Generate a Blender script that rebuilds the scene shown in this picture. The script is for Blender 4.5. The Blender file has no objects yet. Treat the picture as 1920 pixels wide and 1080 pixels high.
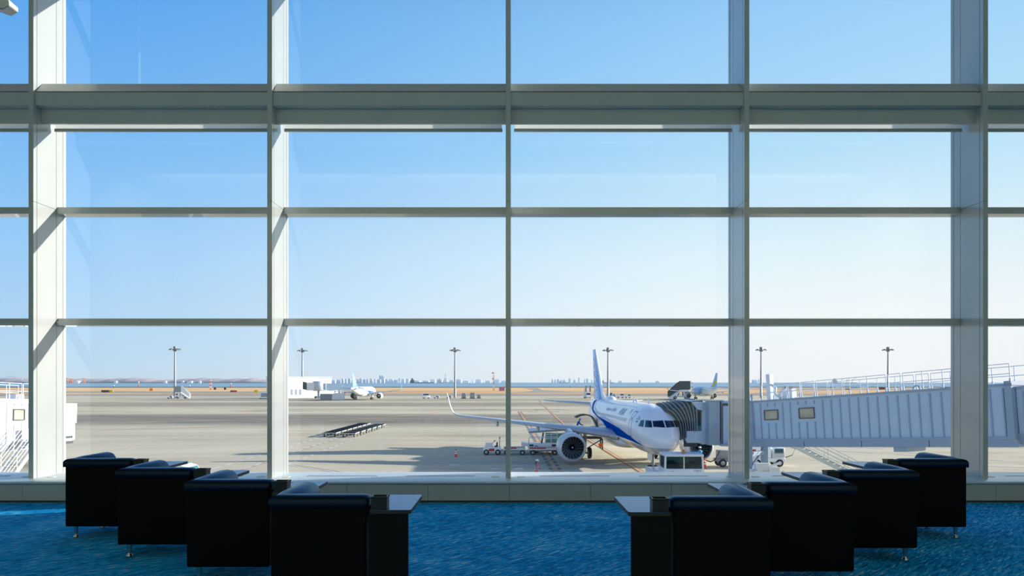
import bpy, bmesh, math, random
from math import sin, cos, pi, radians, sqrt, atan2
from mathutils import Vector, Matrix

random.seed(7)
S = bpy.context.scene
COL = S.collection
F, VPX, HOR, CZ = 1400.0, 953.0, 717.1, 1.63      # focal length in pixels, vanishing point, eye height
GZ = CZ - 7.68                                     # apron level (lounge floor is 0)

def X_(px, d): return (px - VPX) * d / F
def Z_(py, d): return CZ - (py - HOR) * d / F
def D_(py, z=GZ): return F * (CZ - z) / (py - HOR)

def lin(c):
    def f(v):
        v /= 255.0
        return v / 12.92 if v <= 0.04045 else ((v + 0.055) / 1.055) ** 2.4
    return tuple(f(v) for v in c)

# ------------------------------------------------------------------ materials
MATS = {}
def mat(name, rgb, rough=0.5, metal=0.0, var=0.06, scale=6.0, spec=0.5, tint=None, coat=0.0):
    """principled material with a little procedural colour variation"""
    m = bpy.data.materials.new(name); m.use_nodes = True
    nt = m.node_tree; b = nt.nodes['Principled BSDF']
    c = lin(rgb)
    if var > 0:
        tc = nt.nodes.new('ShaderNodeTexCoord'); n = nt.nodes.new('ShaderNodeTexNoise')
        n.inputs['Scale'].default_value = scale; n.inputs['Detail'].default_value = 4
        r = nt.nodes.new('ShaderNodeValToRGB')
        r.color_ramp.elements[0].position = .3; r.color_ramp.elements[1].position = .7
        r.color_ramp.elements[0].color = tuple(v * (1 - var) for v in c) + (1,)
        r.color_ramp.elements[1].color = tuple(min(1, v * (1 + var)) for v in c) + (1,)
        nt.links.new(tc.outputs['Object'], n.inputs['Vector'])
        nt.links.new(n.outputs['Fac'], r.inputs['Fac'])
        nt.links.new(r.outputs['Color'], b.inputs['Base Color'])
    else:
        b.inputs['Base Color'].default_value = c + (1,)
    b.inputs['Roughness'].default_value = rough
    b.inputs['Metallic'].default_value = metal
    b.inputs['Specular IOR Level'].default_value = spec
    b.inputs['Coat Weight'].default_value = coat
    if tint: b.inputs['Specular Tint'].default_value = tuple(tint) + (1,)
    MATS[name] = m
    return m

def nodes_of(name):
    m = bpy.data.materials.new(name); m.use_nodes = True
    MATS[name] = m
    nt = m.node_tree
    return m, nt, nt.nodes['Principled BSDF'], nt.nodes['Material Output']

def N(nt, typ, **kw):
    n = nt.nodes.new(typ)
    for k, v in kw.items():
        if k in n.inputs.keys(): n.inputs[k].default_value = v
        else: setattr(n, k, v)
    return n

def ramp(nt, fac, stops):
    r = nt.nodes.new('ShaderNodeValToRGB')
    e = r.color_ramp.elements
    while len(e) < len(stops): e.new(.5)
    for el, (p, c) in zip(e, stops):
        el.position = p; el.color = tuple(c) + (1,) if len(c) == 3 else c
    nt.links.new(fac, r.inputs['Fac'])
    return r.outputs['Color']

def mixc(nt, fac, a, b, blend='MIX'):
    m = nt.nodes.new('ShaderNodeMix'); m.data_type = 'RGBA'; m.blend_type = blend
    for sock, v in ((m.inputs[0], fac), (m.inputs[6], a), (m.inputs[7], b)):
        if hasattr(v, 'links'): nt.links.new(v, sock)
        elif isinstance(v, (int, float)): sock.default_value = v
        else: sock.default_value = tuple(v) + (1,) if len(v) == 3 else v
    return m.outputs[2]

def math_(nt, op, a, b=0.0, clamp=False):
    n = nt.nodes.new('ShaderNodeMath'); n.operation = op; n.use_clamp = clamp
    for i, v in enumerate((a, b)):
        if hasattr(v, 'links'): nt.links.new(v, n.inputs[i])
        else: n.inputs[i].default_value = v
    return n.outputs[0]

def mapping(nt, coord, scale=(1, 1, 1), rot=(0, 0, 0), loc=(0, 0, 0)):
    tc = nt.nodes.new('ShaderNodeTexCoord'); mp = nt.nodes.new('ShaderNodeMapping')
    mp.inputs['Scale'].default_value = scale; mp.inputs['Rotation'].default_value = rot; mp.inputs['Location'].default_value = loc
    nt.links.new(tc.outputs[coord], mp.inputs['Vector'])
    return mp.outputs['Vector']

def noise(nt, vec, scale, detail=4, rough=.5, dist=0.0):
    n = nt.nodes.new('ShaderNodeTexNoise')
    n.inputs['Scale'].default_value = scale; n.inputs['Detail'].default_value = detail
    n.inputs['Roughness'].default_value = rough; n.inputs['Distortion'].default_value = dist
    nt.links.new(vec, n.inputs['Vector'])
    return n.outputs['Fac']

def schlick(nt, f0=.04):
    lw = N(nt, 'ShaderNodeLayerWeight'); lw.inputs['Blend'].default_value = .5
    p = math_(nt, 'POWER', lw.outputs['Facing'], 5.0)
    return math_(nt, 'ADD', math_(nt, 'MULTIPLY', p, 1 - f0), f0)

# interior
mat('frame_grey', (184, 190, 190), .26, 0, .02, 3, spec=.9, coat=.5)
mat('frame_dark', (120, 128, 128), .45, 0, .03, 3)
mat('groove', (60, 62, 60), .7, 0, 0)
mat('sill_panel', (176, 186, 184), .5, 0, .03, 2)
mat('sill_top', (214, 226, 236), .3, 0, .02, 2, spec=.9, tint=(.8, .92, 1))
mat('slot_dark', (70, 78, 84), .6, 0, .03)
mat('lamp_ring', (225, 222, 212), .35, 0, .02)
mat('lamp_lens', (240, 232, 215), .3, 0, .02)
mat('blind_bar', (175, 180, 176), .45, 0, .02)
mat('leather', (20, 34, 53), .32, .7, .12, 30, spec=.5, tint=(.42, .66, .92))
mat('leather_panel', (4, 5, 9), .7, 0, .15, 30, spec=.12)
mat('chrome', (190, 192, 195), .2, 1.0, .03)
mat('laminate', (58, 88, 124), .26, .6, .1, 12, spec=.6, tint=(.5, .75, 1))
mat('laminate_edge', (38, 30, 27), .5, 0, .1, 12)
mat('cabinet', (4, 5, 8), .65, 0, .1, 10, spec=.2)
mat('black_plastic', (14, 14, 16), .4, 0, .1, 20)
mat('wall_paint', (200, 200, 196), .8, 0, .02, 1)
mat('ceiling_paint', (205, 206, 204), .85, 0, .02, 1)
mat('floodlight_white', (226, 222, 208), .5, 0, .12, 18)
mat('floodlight_steel', (150, 158, 162), .4, .4, .1, 18)
# outside
mat('aircraft_white', (240, 243, 246), .25, 0, .012, .6, spec=.5, coat=.3)
mat('livery_dark', (0, 76, 176), .6, 0, .04, 1, spec=0.0)
mat('livery_light', (108, 170, 234), .3, 0, .04, 1, coat=.3)
mat('livery_sky', (140, 200, 238), .35, 0, .04, 1, coat=.2)
mat('livery_yellow', (206, 205, 40), .35, 0, .04, 1, coat=.2)
mat('wing_grey', (178, 188, 196), .32, 0, .04, 1, coat=.2)
mat('wing_metal', (196, 202, 208), .25, .6, .03, 1)
mat('nacelle', (206, 213, 219), .28, 0, .03, 1, coat=.2)
mat('nacelle_lip', (190, 196, 202), .22, .8, .03, 1)
mat('fan_dark', (20, 32, 42), .4, .3, .1, 4)
mat('fan_blade', (150, 168, 180), .32, .7, .1, 4)
mat('duct_dark', (38, 48, 58), .55, 0, .08, 4)
mat('cockpit_glass', (14, 30, 44), .1, 0, .05, 4, spec=.9)
mat('cabin_window', (158, 174, 194), .2, 0, .05, 4)
mat('outline_blue', (50, 80, 130), .5, 0, 0)
mat('letter_blue', (74, 108, 178), .4, 0, 0)
mat('letter_white', (240, 244, 248), .4, 0, 0)
mat('letter_black', (22, 26, 34), .5, 0, 0)
mat('letter_red', (200, 40, 50), .5, 0, 0)
mat('tyre', (24, 25, 27), .8, 0, .1, 8)
mat('wheel_hub', (170, 174, 178), .4, .5, .08, 8)
mat('gear_steel', (150, 156, 160), .4, .5, .08, 6)
mat('gear_dark', (58, 62, 68), .6, .2, .1, 6)
mat('bridge_paint', (172, 196, 220), .45, 0, .03, .8)
mat('bridge_trim', (140, 162, 186), .45, 0, .03, .8)
mat('bridge_white', (224, 227, 230), .45, 0, .02, .8)
mat('bridge_white_trim', (190, 196, 204), .45, 0, .02, .8)
mat('bridge_dark', (52, 62, 72), .6, 0, .1, 2)
mat('bellows', (58, 68, 78), .75, 0, .12, 3)
mat('bellows_fold_light', (112, 126, 140), .6, 0, .08, 3)  # paler tone paints light on the outer folds
mat('rail_white', (222, 228, 234), .45, 0, .03, 2)
mat('rail_grey', (150, 168, 188), .45, .2, .03, 2)
mat('galvanised', (188, 190, 184), .45, .4, .06, 5)
mat('window_view', (170, 168, 150), .08, 0, .3, .9, spec=.8)
mat('window_frame', (78, 82, 84), .5, 0, .05)
mat('vehicle_white', (232, 236, 238), .35, 0, .03, 2, coat=.2)
mat('vehicle_blue', (70, 130, 200), .4, 0, .05, 2)
mat('vehicle_red', (176, 40, 44), .45, 0, .05, 2)
mat('vehicle_grey', (140, 146, 150), .5, 0, .06, 3)
mat('vehicle_dark', (40, 44, 48), .6, 0, .1, 3)
mat('vehicle_green', (90, 140, 110), .6, 0, .1, 3)
mat('beacon', (220, 110, 20), .3, 0, .05, 4)
mat('cone_orange', (226, 66, 30), .5, 0, .05, 6)
mat('cone_white', (236, 236, 232), .5, 0, .03, 6)
mat('steel_pole', (140, 148, 154), .45, .3, .04, 1)
mat('lamp_head', (120, 128, 134), .5, .3, .06, 2)
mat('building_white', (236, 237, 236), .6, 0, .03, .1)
mat('building_pale', (228, 236, 244), .7, 0, .05, .02)  # pale bluish albedo puts distance haze into the far shore blocks
mat('building_haze_mid', (204, 216, 230), .7, 0, .05, .02)  # haze put into the base colour, a step deeper
mat('building_haze_far', (246, 251, 255), .8, 0, .04, .01)  # near-white base colour stands in for haze on the farthest skyline
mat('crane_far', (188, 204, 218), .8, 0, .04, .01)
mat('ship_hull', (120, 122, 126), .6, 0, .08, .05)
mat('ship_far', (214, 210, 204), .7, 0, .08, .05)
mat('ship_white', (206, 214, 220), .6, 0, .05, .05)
mat('mast_red', (212, 92, 80), .6, 0, .04, 1)
mat('sign_red', (150, 60, 44), .6, 0, .06, .5)
mat('sign_yellow', (232, 200, 40), .6, 0, .06, .5)
mat('sign_black', (50, 52, 46), .6, 0, .06, .5)
mat('sign_orange', (236, 128, 56), .6, 0, .06, .5)
mat('paint_orange', (214, 162, 118), .8, 0, .12, 1.2)
mat('paint_black', (116, 112, 108), .85, 0, .1, 1.2)
mat('paint_white', (206, 206, 204), .8, 0, .08, 1.2)
mat('paint_red', (176, 120, 112), .8, 0, .08, 1.2)
mat('skin', (196, 150, 122), .6, 0, .05, 8)
mat('uniform_blue', (36, 118, 196), .7, 0, .08, 8)
mat('uniform_cyan', (58, 160, 216), .7, 0, .08, 8)
mat('uniform_navy', (30, 44, 78), .75, 0, .08, 8)
mat('vest_orange', (238, 92, 48), .6, 0, .06, 8)
mat('vest_stripe', (236, 226, 200), .4, 0, .03, 8)
mat('helmet_white', (240, 243, 246), .3, 0, .02, 8)
mat('boots', (30, 30, 32), .7, 0, .1, 8)
mat('hair_dark', (26, 24, 26), .6, 0, .1, 20)
mat('rubber_hose', (34, 36, 40), .6, 0, .1, 5)
mat('exterior_wall', (176, 180, 184), .7, 0, .05, .3)

# ------------------------------------------------------------------ mesh builder
class MB:
    def __init__(self): self.v = []; self.f = []; self.mi = []; self.cur = 0; self.sm = []
    def m(self, i): self.cur = i; return self
    def add(self, vs, fs, smooth=False):
        b = len(self.v); self.v += [tuple(p) for p in vs]
        for f in fs:
            self.f.append(tuple(i + b for i in f)); self.mi.append(self.cur); self.sm.append(smooth)
        return self
    def box(self, x0, x1, y0, y1, z0, z1, M=None):
        vs = [(x, y, z) for z in (z0, z1) for y in (y0, y1) for x in (x0, x1)]
        if M: vs = [M @ Vector(p) for p in vs]
        return self.add(vs, [(0, 2, 3, 1), (4, 5, 7, 6), (0, 1, 5, 4), (2, 6, 7, 3), (0, 4, 6, 2), (1, 3, 7, 5)])
    def rbox(self, x0, x1, y0, y1, z0, z1, r=.02, seg=3, M=None):
        bm = bmesh.new(); bmesh.ops.create_cube(bm, size=1)
        for v in bm.verts:
            v.co = Vector(((x0 + x1) / 2 + v.co.x * (x1 - x0), (y0 + y1) / 2 + v.co.y * (y1 - y0), (z0 + z1) / 2 + v.co.z * (z1 - z0)))
        bmesh.ops.bevel(bm, geom=bm.edges[:], offset=r, segments=seg, profile=.5, affect='EDGES')
        bm.verts.index_update()
        vs = [(M @ v.co if M else v.co.copy()) for v in bm.verts]
        self.add(vs, [[v.index for v in f.verts] for f in bm.faces], True); bm.free()
        return self
    def bar(self, a, b, w, h=None, up=(0, 0, 1)):
        """square bar from a to b"""
        a, b = Vector(a), Vector(b); h = h or w
        d = (b - a).normalized(); u = Vector(up)
        if abs(d.dot(u)) > .98: u = Vector((0, 1, 0))
        s = d.cross(u).normalized(); t = s.cross(d).normalized()
        vs = []
        for p in (a, b):
            for i, j in ((-1, -1), (1, -1), (1, 1), (-1, 1)): vs.append(p + s * (i * w / 2) + t * (j * h / 2))
        return self.add(vs, [(3, 2, 1, 0), (4, 5, 6, 7), (0, 1, 5, 4), (1, 2, 6, 5), (2, 3, 7, 6), (3, 0, 4, 7)])
    def cyl(self, a, b, r0, r1=None, n=12, caps=True):
        a, b = Vector(a), Vector(b); r1 = r0 if r1 is None else r1
        d = (b - a).normalized(); u = Vector((0, 0, 1)) if abs(d.z) < .9 else Vector((1, 0, 0))
        s = d.cross(u).normalized(); t = d.cross(s).normalized()
        vs = []
        for p, r in ((a, r0), (b, r1)):
            for i in range(n):
                an = 2 * pi * i / n; vs.append(p + s * (cos(an) * r) + t * (sin(an) * r))
        self.add(vs, [(i, (i + 1) % n, n + (i + 1) % n, n + i) for i in range(n)], True)
        if caps:
            self.add(vs[:n], [tuple(range(n - 1, -1, -1))]); self.add(vs[n:], [tuple(range(n))])
        return self
    def tube(self, pts, r, n=8, caps=True):
        pts = [Vector(p) for p in pts]; rings = []
        for i, p in enumerate(pts):
            d = (pts[min(i + 1, len(pts) - 1)] - pts[max(i - 1, 0)]).normalized()
            u = Vector((0, 0, 1)) if abs(d.z) < .95 else Vector((1, 0, 0))
            s = d.cross(u).normalized(); t = d.cross(s).normalized()
            rr = r[i] if isinstance(r, (list, tuple)) else r
            rings.append([p + s * (cos(2 * pi * k / n) * rr) + t * (sin(2 * pi * k / n) * rr) for k in range(n)])
        return self.loft(rings, caps)
    def loft(self, rings, caps=True, closed=True, smooth=True):
        n = len(rings[0]); vs = [p for r in rings for p in r]; fs = []
        for i in range(len(rings) - 1):
            for k in range(n if closed else n - 1):
                fs.append((i * n + k, i * n + (k + 1) % n, (i + 1) * n + (k + 1) % n, (i + 1) * n + k))
        self.add(vs, fs, smooth)
        if caps and closed:
            self.add(rings[0], [tuple(range(n - 1, -1, -1))]); self.add(rings[-1], [tuple(range(n))])
        return self
    def lathe(self, prof, n=24, M=None, caps=False):
        """profile of (r, h) spun about local Z"""
        M = M or Matrix.Identity(4)
        return self.loft([[M @ Vector((r * cos(2 * pi * k / n), r * sin(2 * pi * k / n), h)) for k in range(n)] for r, h in prof], caps)
    def prism(self, poly, a, b, axis='y', M=None):
        """2-D polygon extruded along an axis: 'y' uses (x,z), 'x' uses (y,z), 'z' uses (x,y)"""
        def mk(p, t):
            q = {'y': (p[0], t, p[1]), 'x': (t, p[0], p[1]), 'z': (p[0], p[1], t)}[axis]
            return M @ Vector(q) if M else Vector(q)
        n = len(poly); vs = [mk(p, a) for p in poly] + [mk(p, b) for p in poly]
        fs = [tuple(range(n)), tuple(range(2 * n - 1, n - 1, -1))] + [(i, n + i, n + (i + 1) % n, (i + 1) % n) for i in range(n)]
        return self.add(vs, fs)
    def sphere(self, c, r, n=12, m=8, sc=(1, 1, 1)):
        c = Vector(c); rings = []
        for j in range(m + 1):
            ph = -pi / 2 + pi * j / m; rr = max(cos(ph), .01) * r
            rings.append([c + Vector((rr * cos(2 * pi * k / n) * sc[0], rr * sin(2 * pi * k / n) * sc[1], r * sin(ph) * sc[2])) for k in range(n)])
        return self.loft(rings)
    def build(self, name, mats, parent=None, M=None):
        me = bpy.data.meshes.new(name)
        vs = [M @ Vector(p) for p in self.v] if M else self.v
        me.from_pydata([tuple(p) for p in vs], [], self.f)
        for mt in (mats if isinstance(mats, (list, tuple)) else [mats]): me.materials.append(MATS[mt])
        bm = bmesh.new(); bm.from_mesh(me)
        bm.faces.ensure_lookup_table()
        for f, i, s in zip(bm.faces, self.mi, self.sm): f.material_index = i; f.smooth = s
        bmesh.ops.recalc_face_normals(bm, faces=bm.faces[:])
        bm.to_mesh(me); bm.free()
        o = bpy.data.objects.new(name, me); COL.objects.link(o)
        if parent is not None: o.parent = parent
        return o

def tag(o, label=None, cat=None, group=None, kind=None):
    if label: o['label'] = label
    if cat: o['category'] = cat
    if group: o['group'] = group
    if kind: o['kind'] = kind
    return o
def thing(name, label, cat, loc=(0, 0, 0), rz=0.0, group=None):
    o = bpy.data.objects.new(name, None); COL.objects.link(o)
    o.empty_display_size = .2
    o.location = loc; o.rotation_euler = (0, 0, rz)
    return tag(o, label, cat, group)
def struct(name, mb, mats, label=None, cat=None):
    return tag(mb.build(name, mats), label, cat, None, 'structure')
def dup(root, loc, rz=None, label=None, group=None):
    def rec(o, par):
        c = o.copy(); COL.objects.link(c)
        if par is not None: c.parent = par
        for ch in KIDS.get(o.name, []): rec(ch, c)
        return c
    global KIDS
    KIDS = {}
    for o in COL.objects:
        if o.parent: KIDS.setdefault(o.parent.name, []).append(o)
    r = rec(root, None); r.location = loc
    if rz is not None: r.rotation_euler = (0, 0, rz)
    if label: r['label'] = label
    if group: r['group'] = group
    return r
KIDS = {}

def text_geo(s, size, shear=0.0, spacing=1.0, cut=0.0):
    """2-D triangles of a string: list of (u, v), faces; baseline at v=0, starts at u=0"""
    cu = bpy.data.curves.new('lettering', 'FONT'); cu.body = s; cu.size = size; cu.shear = shear; cu.space_character = spacing
    cu.resolution_u = 3
    o = bpy.data.objects.new('lettering', cu); COL.objects.link(o)
    dg = bpy.context.evaluated_depsgraph_get(); me = o.evaluated_get(dg).to_mesh()
    vs = [(v.co.x, v.co.y) for v in me.vertices]; fs = [tuple(p.vertices) for p in me.polygons]
    o.evaluated_get(dg).to_mesh_clear()
    bpy.data.objects.remove(o); bpy.data.curves.remove(cu)
    if cut:                                             # finer faces, for lettering wrapped on a curved skin
        bm = bmesh.new(); bv = [bm.verts.new((a, b, 0)) for a, b in vs]
        for f in fs:
            try: bm.faces.new([bv[i] for i in f])
            except ValueError: pass
        bmesh.ops.triangulate(bm, faces=bm.faces[:])
        for _ in range(6):
            es = [e for e in bm.edges if e.calc_length() > cut * size]
            if not es: break
            bmesh.ops.subdivide_edges(bm, edges=es, cuts=1); bmesh.ops.triangulate(bm, faces=bm.faces[:])
        bm.verts.index_update()
        vs = [(v.co.x, v.co.y) for v in bm.verts]; fs = [tuple(v.index for v in f.verts) for f in bm.faces]; bm.free()
    return vs, fs
def lettering(name, s, size, fn, m, parent=None, shear=0.0, spacing=1.0, cut=0.0):
    vs, fs = text_geo(s, size, shear, spacing, cut)
    mb = MB(); mb.add([fn(u, v) for u, v in vs], fs)
    return mb.build(name, m, parent)
SKY_STR, SUN_E, FILL_E = 1.04, 9.6, 430
def _tint():
    m, nt, b, out = nodes_of('tinted_glass'); nt.nodes.remove(b)
    tr = N(nt, 'ShaderNodeBsdfTransparent'); tr.inputs['Color'].default_value = (.28, .46, .50, 1)
    gl = N(nt, 'ShaderNodeBsdfGlossy'); gl.inputs['Roughness'].default_value = .02
    fr = schlick(nt)
    mx = N(nt, 'ShaderNodeMixShader')
    nt.links.new(fr, mx.inputs[0]); nt.links.new(tr.outputs[0], mx.inputs[1]); nt.links.new(gl.outputs[0], mx.inputs[2]); nt.links.new(mx.outputs[0], out.inputs['Surface'])
_tint()
# ------------------------------------------------------------------ special materials
def make_glass():
    m, nt, b, out = nodes_of('glass_pane'); nt.nodes.remove(b)
    tr = N(nt, 'ShaderNodeBsdfTransparent'); tr.inputs['Color'].default_value = (.975, .985, .99, 1)
    gl = N(nt, 'ShaderNodeBsdfGlossy'); gl.inputs['Roughness'].default_value = 0.0; gl.inputs['Color'].default_value = (.9, .95, 1, 1)
    fr = schlick(nt)
    mx = N(nt, 'ShaderNodeMixShader')
    nt.links.new(fr, mx.inputs[0]); nt.links.new(tr.outputs[0], mx.inputs[1]); nt.links.new(gl.outputs[0], mx.inputs[2])
    nt.links.new(mx.outputs[0], out.inputs['Surface'])
make_glass()
def make_fabric():
    m, nt, b, out = nodes_of('blind_fabric'); nt.nodes.remove(b)
    d = N(nt, 'ShaderNodeBsdfDiffuse'); d.inputs['Color'].default_value = (.9, .92, .9, 1)
    t = N(nt, 'ShaderNodeBsdfTranslucent'); t.inputs['Color'].default_value = (.9, .92, .9, 1)
    w = N(nt, 'ShaderNodeTexWave'); w.inputs['Scale'].default_value = 200
    mx = N(nt, 'ShaderNodeMixShader'); mx.inputs[0].default_value = .85
    nt.links.new(d.outputs[0], mx.inputs[1]); nt.links.new(t.outputs[0], mx.inputs[2]); nt.links.new(mx.outputs[0], out.inputs['Surface'])
    nt.nodes.remove(w)
make_fabric()
def make_carpet():
    m, nt, b, out = nodes_of('carpet')
    a = radians(45)
    v = mapping(nt, 'Object', (1, 1, 1), (0, 0, -a))
    sc = N(nt, 'ShaderNodeMapping'); sc.inputs['Scale'].default_value = (1.0, 7.0, 1); nt.links.new(v, sc.inputs['Vector'])
    n1 = noise(nt, sc.outputs[0], 5.5, 3, .6, .6)
    sc2 = N(nt, 'ShaderNodeMapping'); sc2.inputs['Scale'].default_value = (1.0, 5.0, 1); nt.links.new(v, sc2.inputs['Vector'])
    n2 = noise(nt, sc2.outputs[0], 13.0, 2, .5, .8)
    n3 = noise(nt, v, 1.3, 2)
    fib = noise(nt, v, 260, 1)
    k = math_(nt, 'ADD', math_(nt, 'MULTIPLY', n1, .6), math_(nt, 'MULTIPLY', n2, .4))
    k = math_(nt, 'ADD', k, math_(nt, 'MULTIPLY', math_(nt, 'SUBTRACT', n3, .5), .16))
    c = ramp(nt, k, [(.38, lin((0, 92, 160))), (.48, lin((0, 158, 236))), (.54, lin((6, 176, 246))), (.60, lin((120, 208, 250))), (.68, lin((206, 232, 246)))])
    c = mixc(nt, .1, c, mixc(nt, fib, (0, 0, 0), (1, 1, 1)), 'SOFT_LIGHT')
    nt.links.new(c, b.inputs['Base Color'])
    b.inputs['Roughness'].default_value = .95; b.inputs['Specular IOR Level'].default_value = .05
    bp = N(nt, 'ShaderNodeBump'); bp.inputs['Strength'].default_value = .4; bp.inputs['Distance'].default_value = .004
    nt.links.new(fib, bp.inputs['Height']); nt.links.new(bp.outputs[0], b.inputs['Normal'])
make_carpet()

# ------------------------------------------------------------------ room shell
BAY = 3.337
RX0, RX1, RY0, RZ1 = -14.0, 14.0, -9.0, 9.0
struct('floor', MB().box(RX0, RX1, RY0, 10.12, -.12, 0), 'carpet')
struct('ceiling', MB().box(RX0 - .2, RX1 + .2, RY0 - .2, 11.2, RZ1, RZ1 + .3), 'ceiling_paint')
struct('wall_back', MB().box(RX0, RX1, RY0 - .2, RY0, 0, RZ1), 'wall_paint')
struct('wall_left', MB().box(RX0 - .2, RX0, RY0 - .2, 11.3, -.12, RZ1), 'wall_paint')
struct('wall_right', MB().box(RX1, RX1 + .2, RY0 - .2, 11.3, -.12, RZ1), 'wall_paint')
w = MB().box(RX0, -3 * BAY - .04, 10.95, 11.25, 0, RZ1)
struct('wall_front', w, 'wall_paint')
struct('wall_front', MB().box(3 * BAY + .04, RX1, 10.95, 11.25, 0, RZ1), 'wall_paint')
struct('wall_base', MB().box(RX0 - .2, RX1 + .2, RY0 - .2, 11.2, GZ, -.13), 'exterior_wall')

# unseen block added outside on the right to keep sun off the centre carpet
struct('wall_sun_block', MB().box(15.5, 60, 11.3, 15.7, GZ, 7.6).box(15.3, 60, 11.3, 15.9, 7.6, 7.9), 'exterior_wall')

# low sill under the glass: panels with joints, a recessed plinth and a pale top
p = MB()
x = .014 - 13 * 1.1
while x < RX1:
    a, b_ = max(x + .003, RX0), min(x + 1.1 - .003, RX1)
    if b_ - a > .05: p.box(a, b_, 10.12, 10.14, .03, .245)
    x += 1.1
p.m(1).box(RX0, RX1, 10.141, 11.2, 0, .244)
p.m(2).box(RX0, RX1, 10.135, 10.1405, 0.0, .03)
p.m(0).box(RX0, RX1, 10.13, 10.1405, .247, .262)
struct('trim_1', p, ['sill_panel', 'frame_dark', 'groove'])
struct('trim_2', MB().rbox(RX0, RX1, 10.095, 11.2, .262, .288, .006, 2), 'sill_top')

ROWS = [(.288, 2.468), (2.57, 4.108), (4.216, 5.717), (5.886, RZ1)]
HW = .034
n_trim = 3
for k in range(-3, 4):                                   # deep vertical fins
    c = k * BAY
    m = MB()
    for z0, z1 in ((.288, 4.163), (4.168, RZ1)):
        m.m(0).box(c - HW, c + HW, 10.44, 10.513, z0, z1)
        m.box(c - HW, c + HW, 10.522, 10.966, z0, z1)
        m.box(c - HW, c + HW, 10.974, 11.13, z0, z1)
        m.box(c - HW - .004, c + HW + .004, 11.132, 11.2, z0, z1)
    m.m(1).box(c - HW + .006, c + HW - .006, 10.45, 11.18, .288, RZ1)
    struct('trim_%d' % n_trim, m, ['frame_grey', 'groove']); n_trim += 1
n_win = 1
ORD = ['far left', 'left', 'centre left', 'centre right', 'right', 'far right']
for k in range(-3, 3):
    x0, x1 = k * BAY + HW + .0005, (k + 1) * BAY - HW - .0005
    for zb in (2.468, 4.108, 7.42):                            # slim transoms
        t = MB().box(x0, x1, 10.97, 11.2, zb, zb + .062)
        t.box(x0, x1, 11.0, 11.2, zb + .064, zb + .104)
        t.m(1).box(x0, x1, 11.005, 11.19, zb + .06, zb + .066)
        struct('trim_%d' % n_trim, t, ['frame_grey', 'groove']); n_trim += 1
    b = MB().prism([(10.48, 5.52), (10.48, 5.705), (10.8, 5.705), (10.8, 5.52)], x0, x1, 'x')
    b.prism([(10.482, 5.717), (10.64, 5.886), (11.2, 5.886), (11.2, 5.717)], x0, x1, 'x')
    b.m(1).box(x0, x1, 10.49, 10.79, 5.70, 5.72)
    b.m(0).box(x0, x1, 10.62, 10.66, 5.309, 5.518)
    struct('trim_%d' % n_trim, b, ['frame_grey', 'groove']); n_trim += 1
    for z0, z1 in ROWS:
        g = MB().box(x0 - .002, x1 + .002, 11.145, 11.155, z0 - .002, z1 + .002)
        struct('window_%d' % n_win, g, 'glass_pane'); n_win += 1
    # roller blind drawn almost fully up inside the beam
    r = thing('roller_blind', 'pale roller blind rolled up under the beam in the %s window bay' % ORD[k + 3], 'blind', (k * BAY + BAY / 2, 10.85, 5.27), 0, 'roller blinds under the long beam')
    xa, xb = -BAY / 2 + HW + .05, BAY / 2 - HW - .05
    MB().box(xa + .01, xb - .01, -.002, .002, .044, .44).build('fabric', 'blind_fabric', r)
    MB().rbox(xa, xb, -.016, .016, 0, .046, .008, 2).build('bottom_bar', 'blind_bar', r)

# round lamps and slots let into the sill top
NTH = ['far left', 'second', 'third', 'middle', 'fifth', 'sixth', 'far right']
for k in range(-2, 3):
    for s in (-1, 1):
        c = k * BAY + s * .18
        r = thing('sill_lamp', 'small round lamp set in the sill at the %s foot of the %s upright' % ('left' if s < 0 else 'right', ['leftmost', 'second', 'centre', 'fourth', 'rightmost'][k + 2]), 'light', (c, 10.62, .288), 0, 'round lamps in the window sill')
        MB().lathe([(.042, .0), (.042, .004), (.057, .006), (.06, .001), (.06, 0)], 24).build('ring', 'lamp_ring', r)
        MB().lathe([(.001, .003), (.03, .0035), (.043, .003), (.043, .0)], 24).build('lens', 'lamp_lens', r)
for k in range(-3, 3):
    for j, (a, b_) in enumerate(((.453, 1.455), (1.876, 2.855))):
        g = MB().box(k * BAY + a, k * BAY + b_, 10.69, 10.735, .2885, .2895)
        g.m(1).box(k * BAY + a - .03, k * BAY + b_ + .03, 10.675, 10.69, .2882, .2888); g.box(k * BAY + a - .03, k * BAY + b_ + .03, 10.735, 10.75, .2882, .2888)
        o = g.build('air_slot', ['slot_dark', 'sill_top'])
        tag(o, 'thin air slot in the sill top, %s one in the %s window bay' % ('first' if j == 0 else 'second', ORD[k + 3]), 'vent', 'air slots in the window sill')

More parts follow.
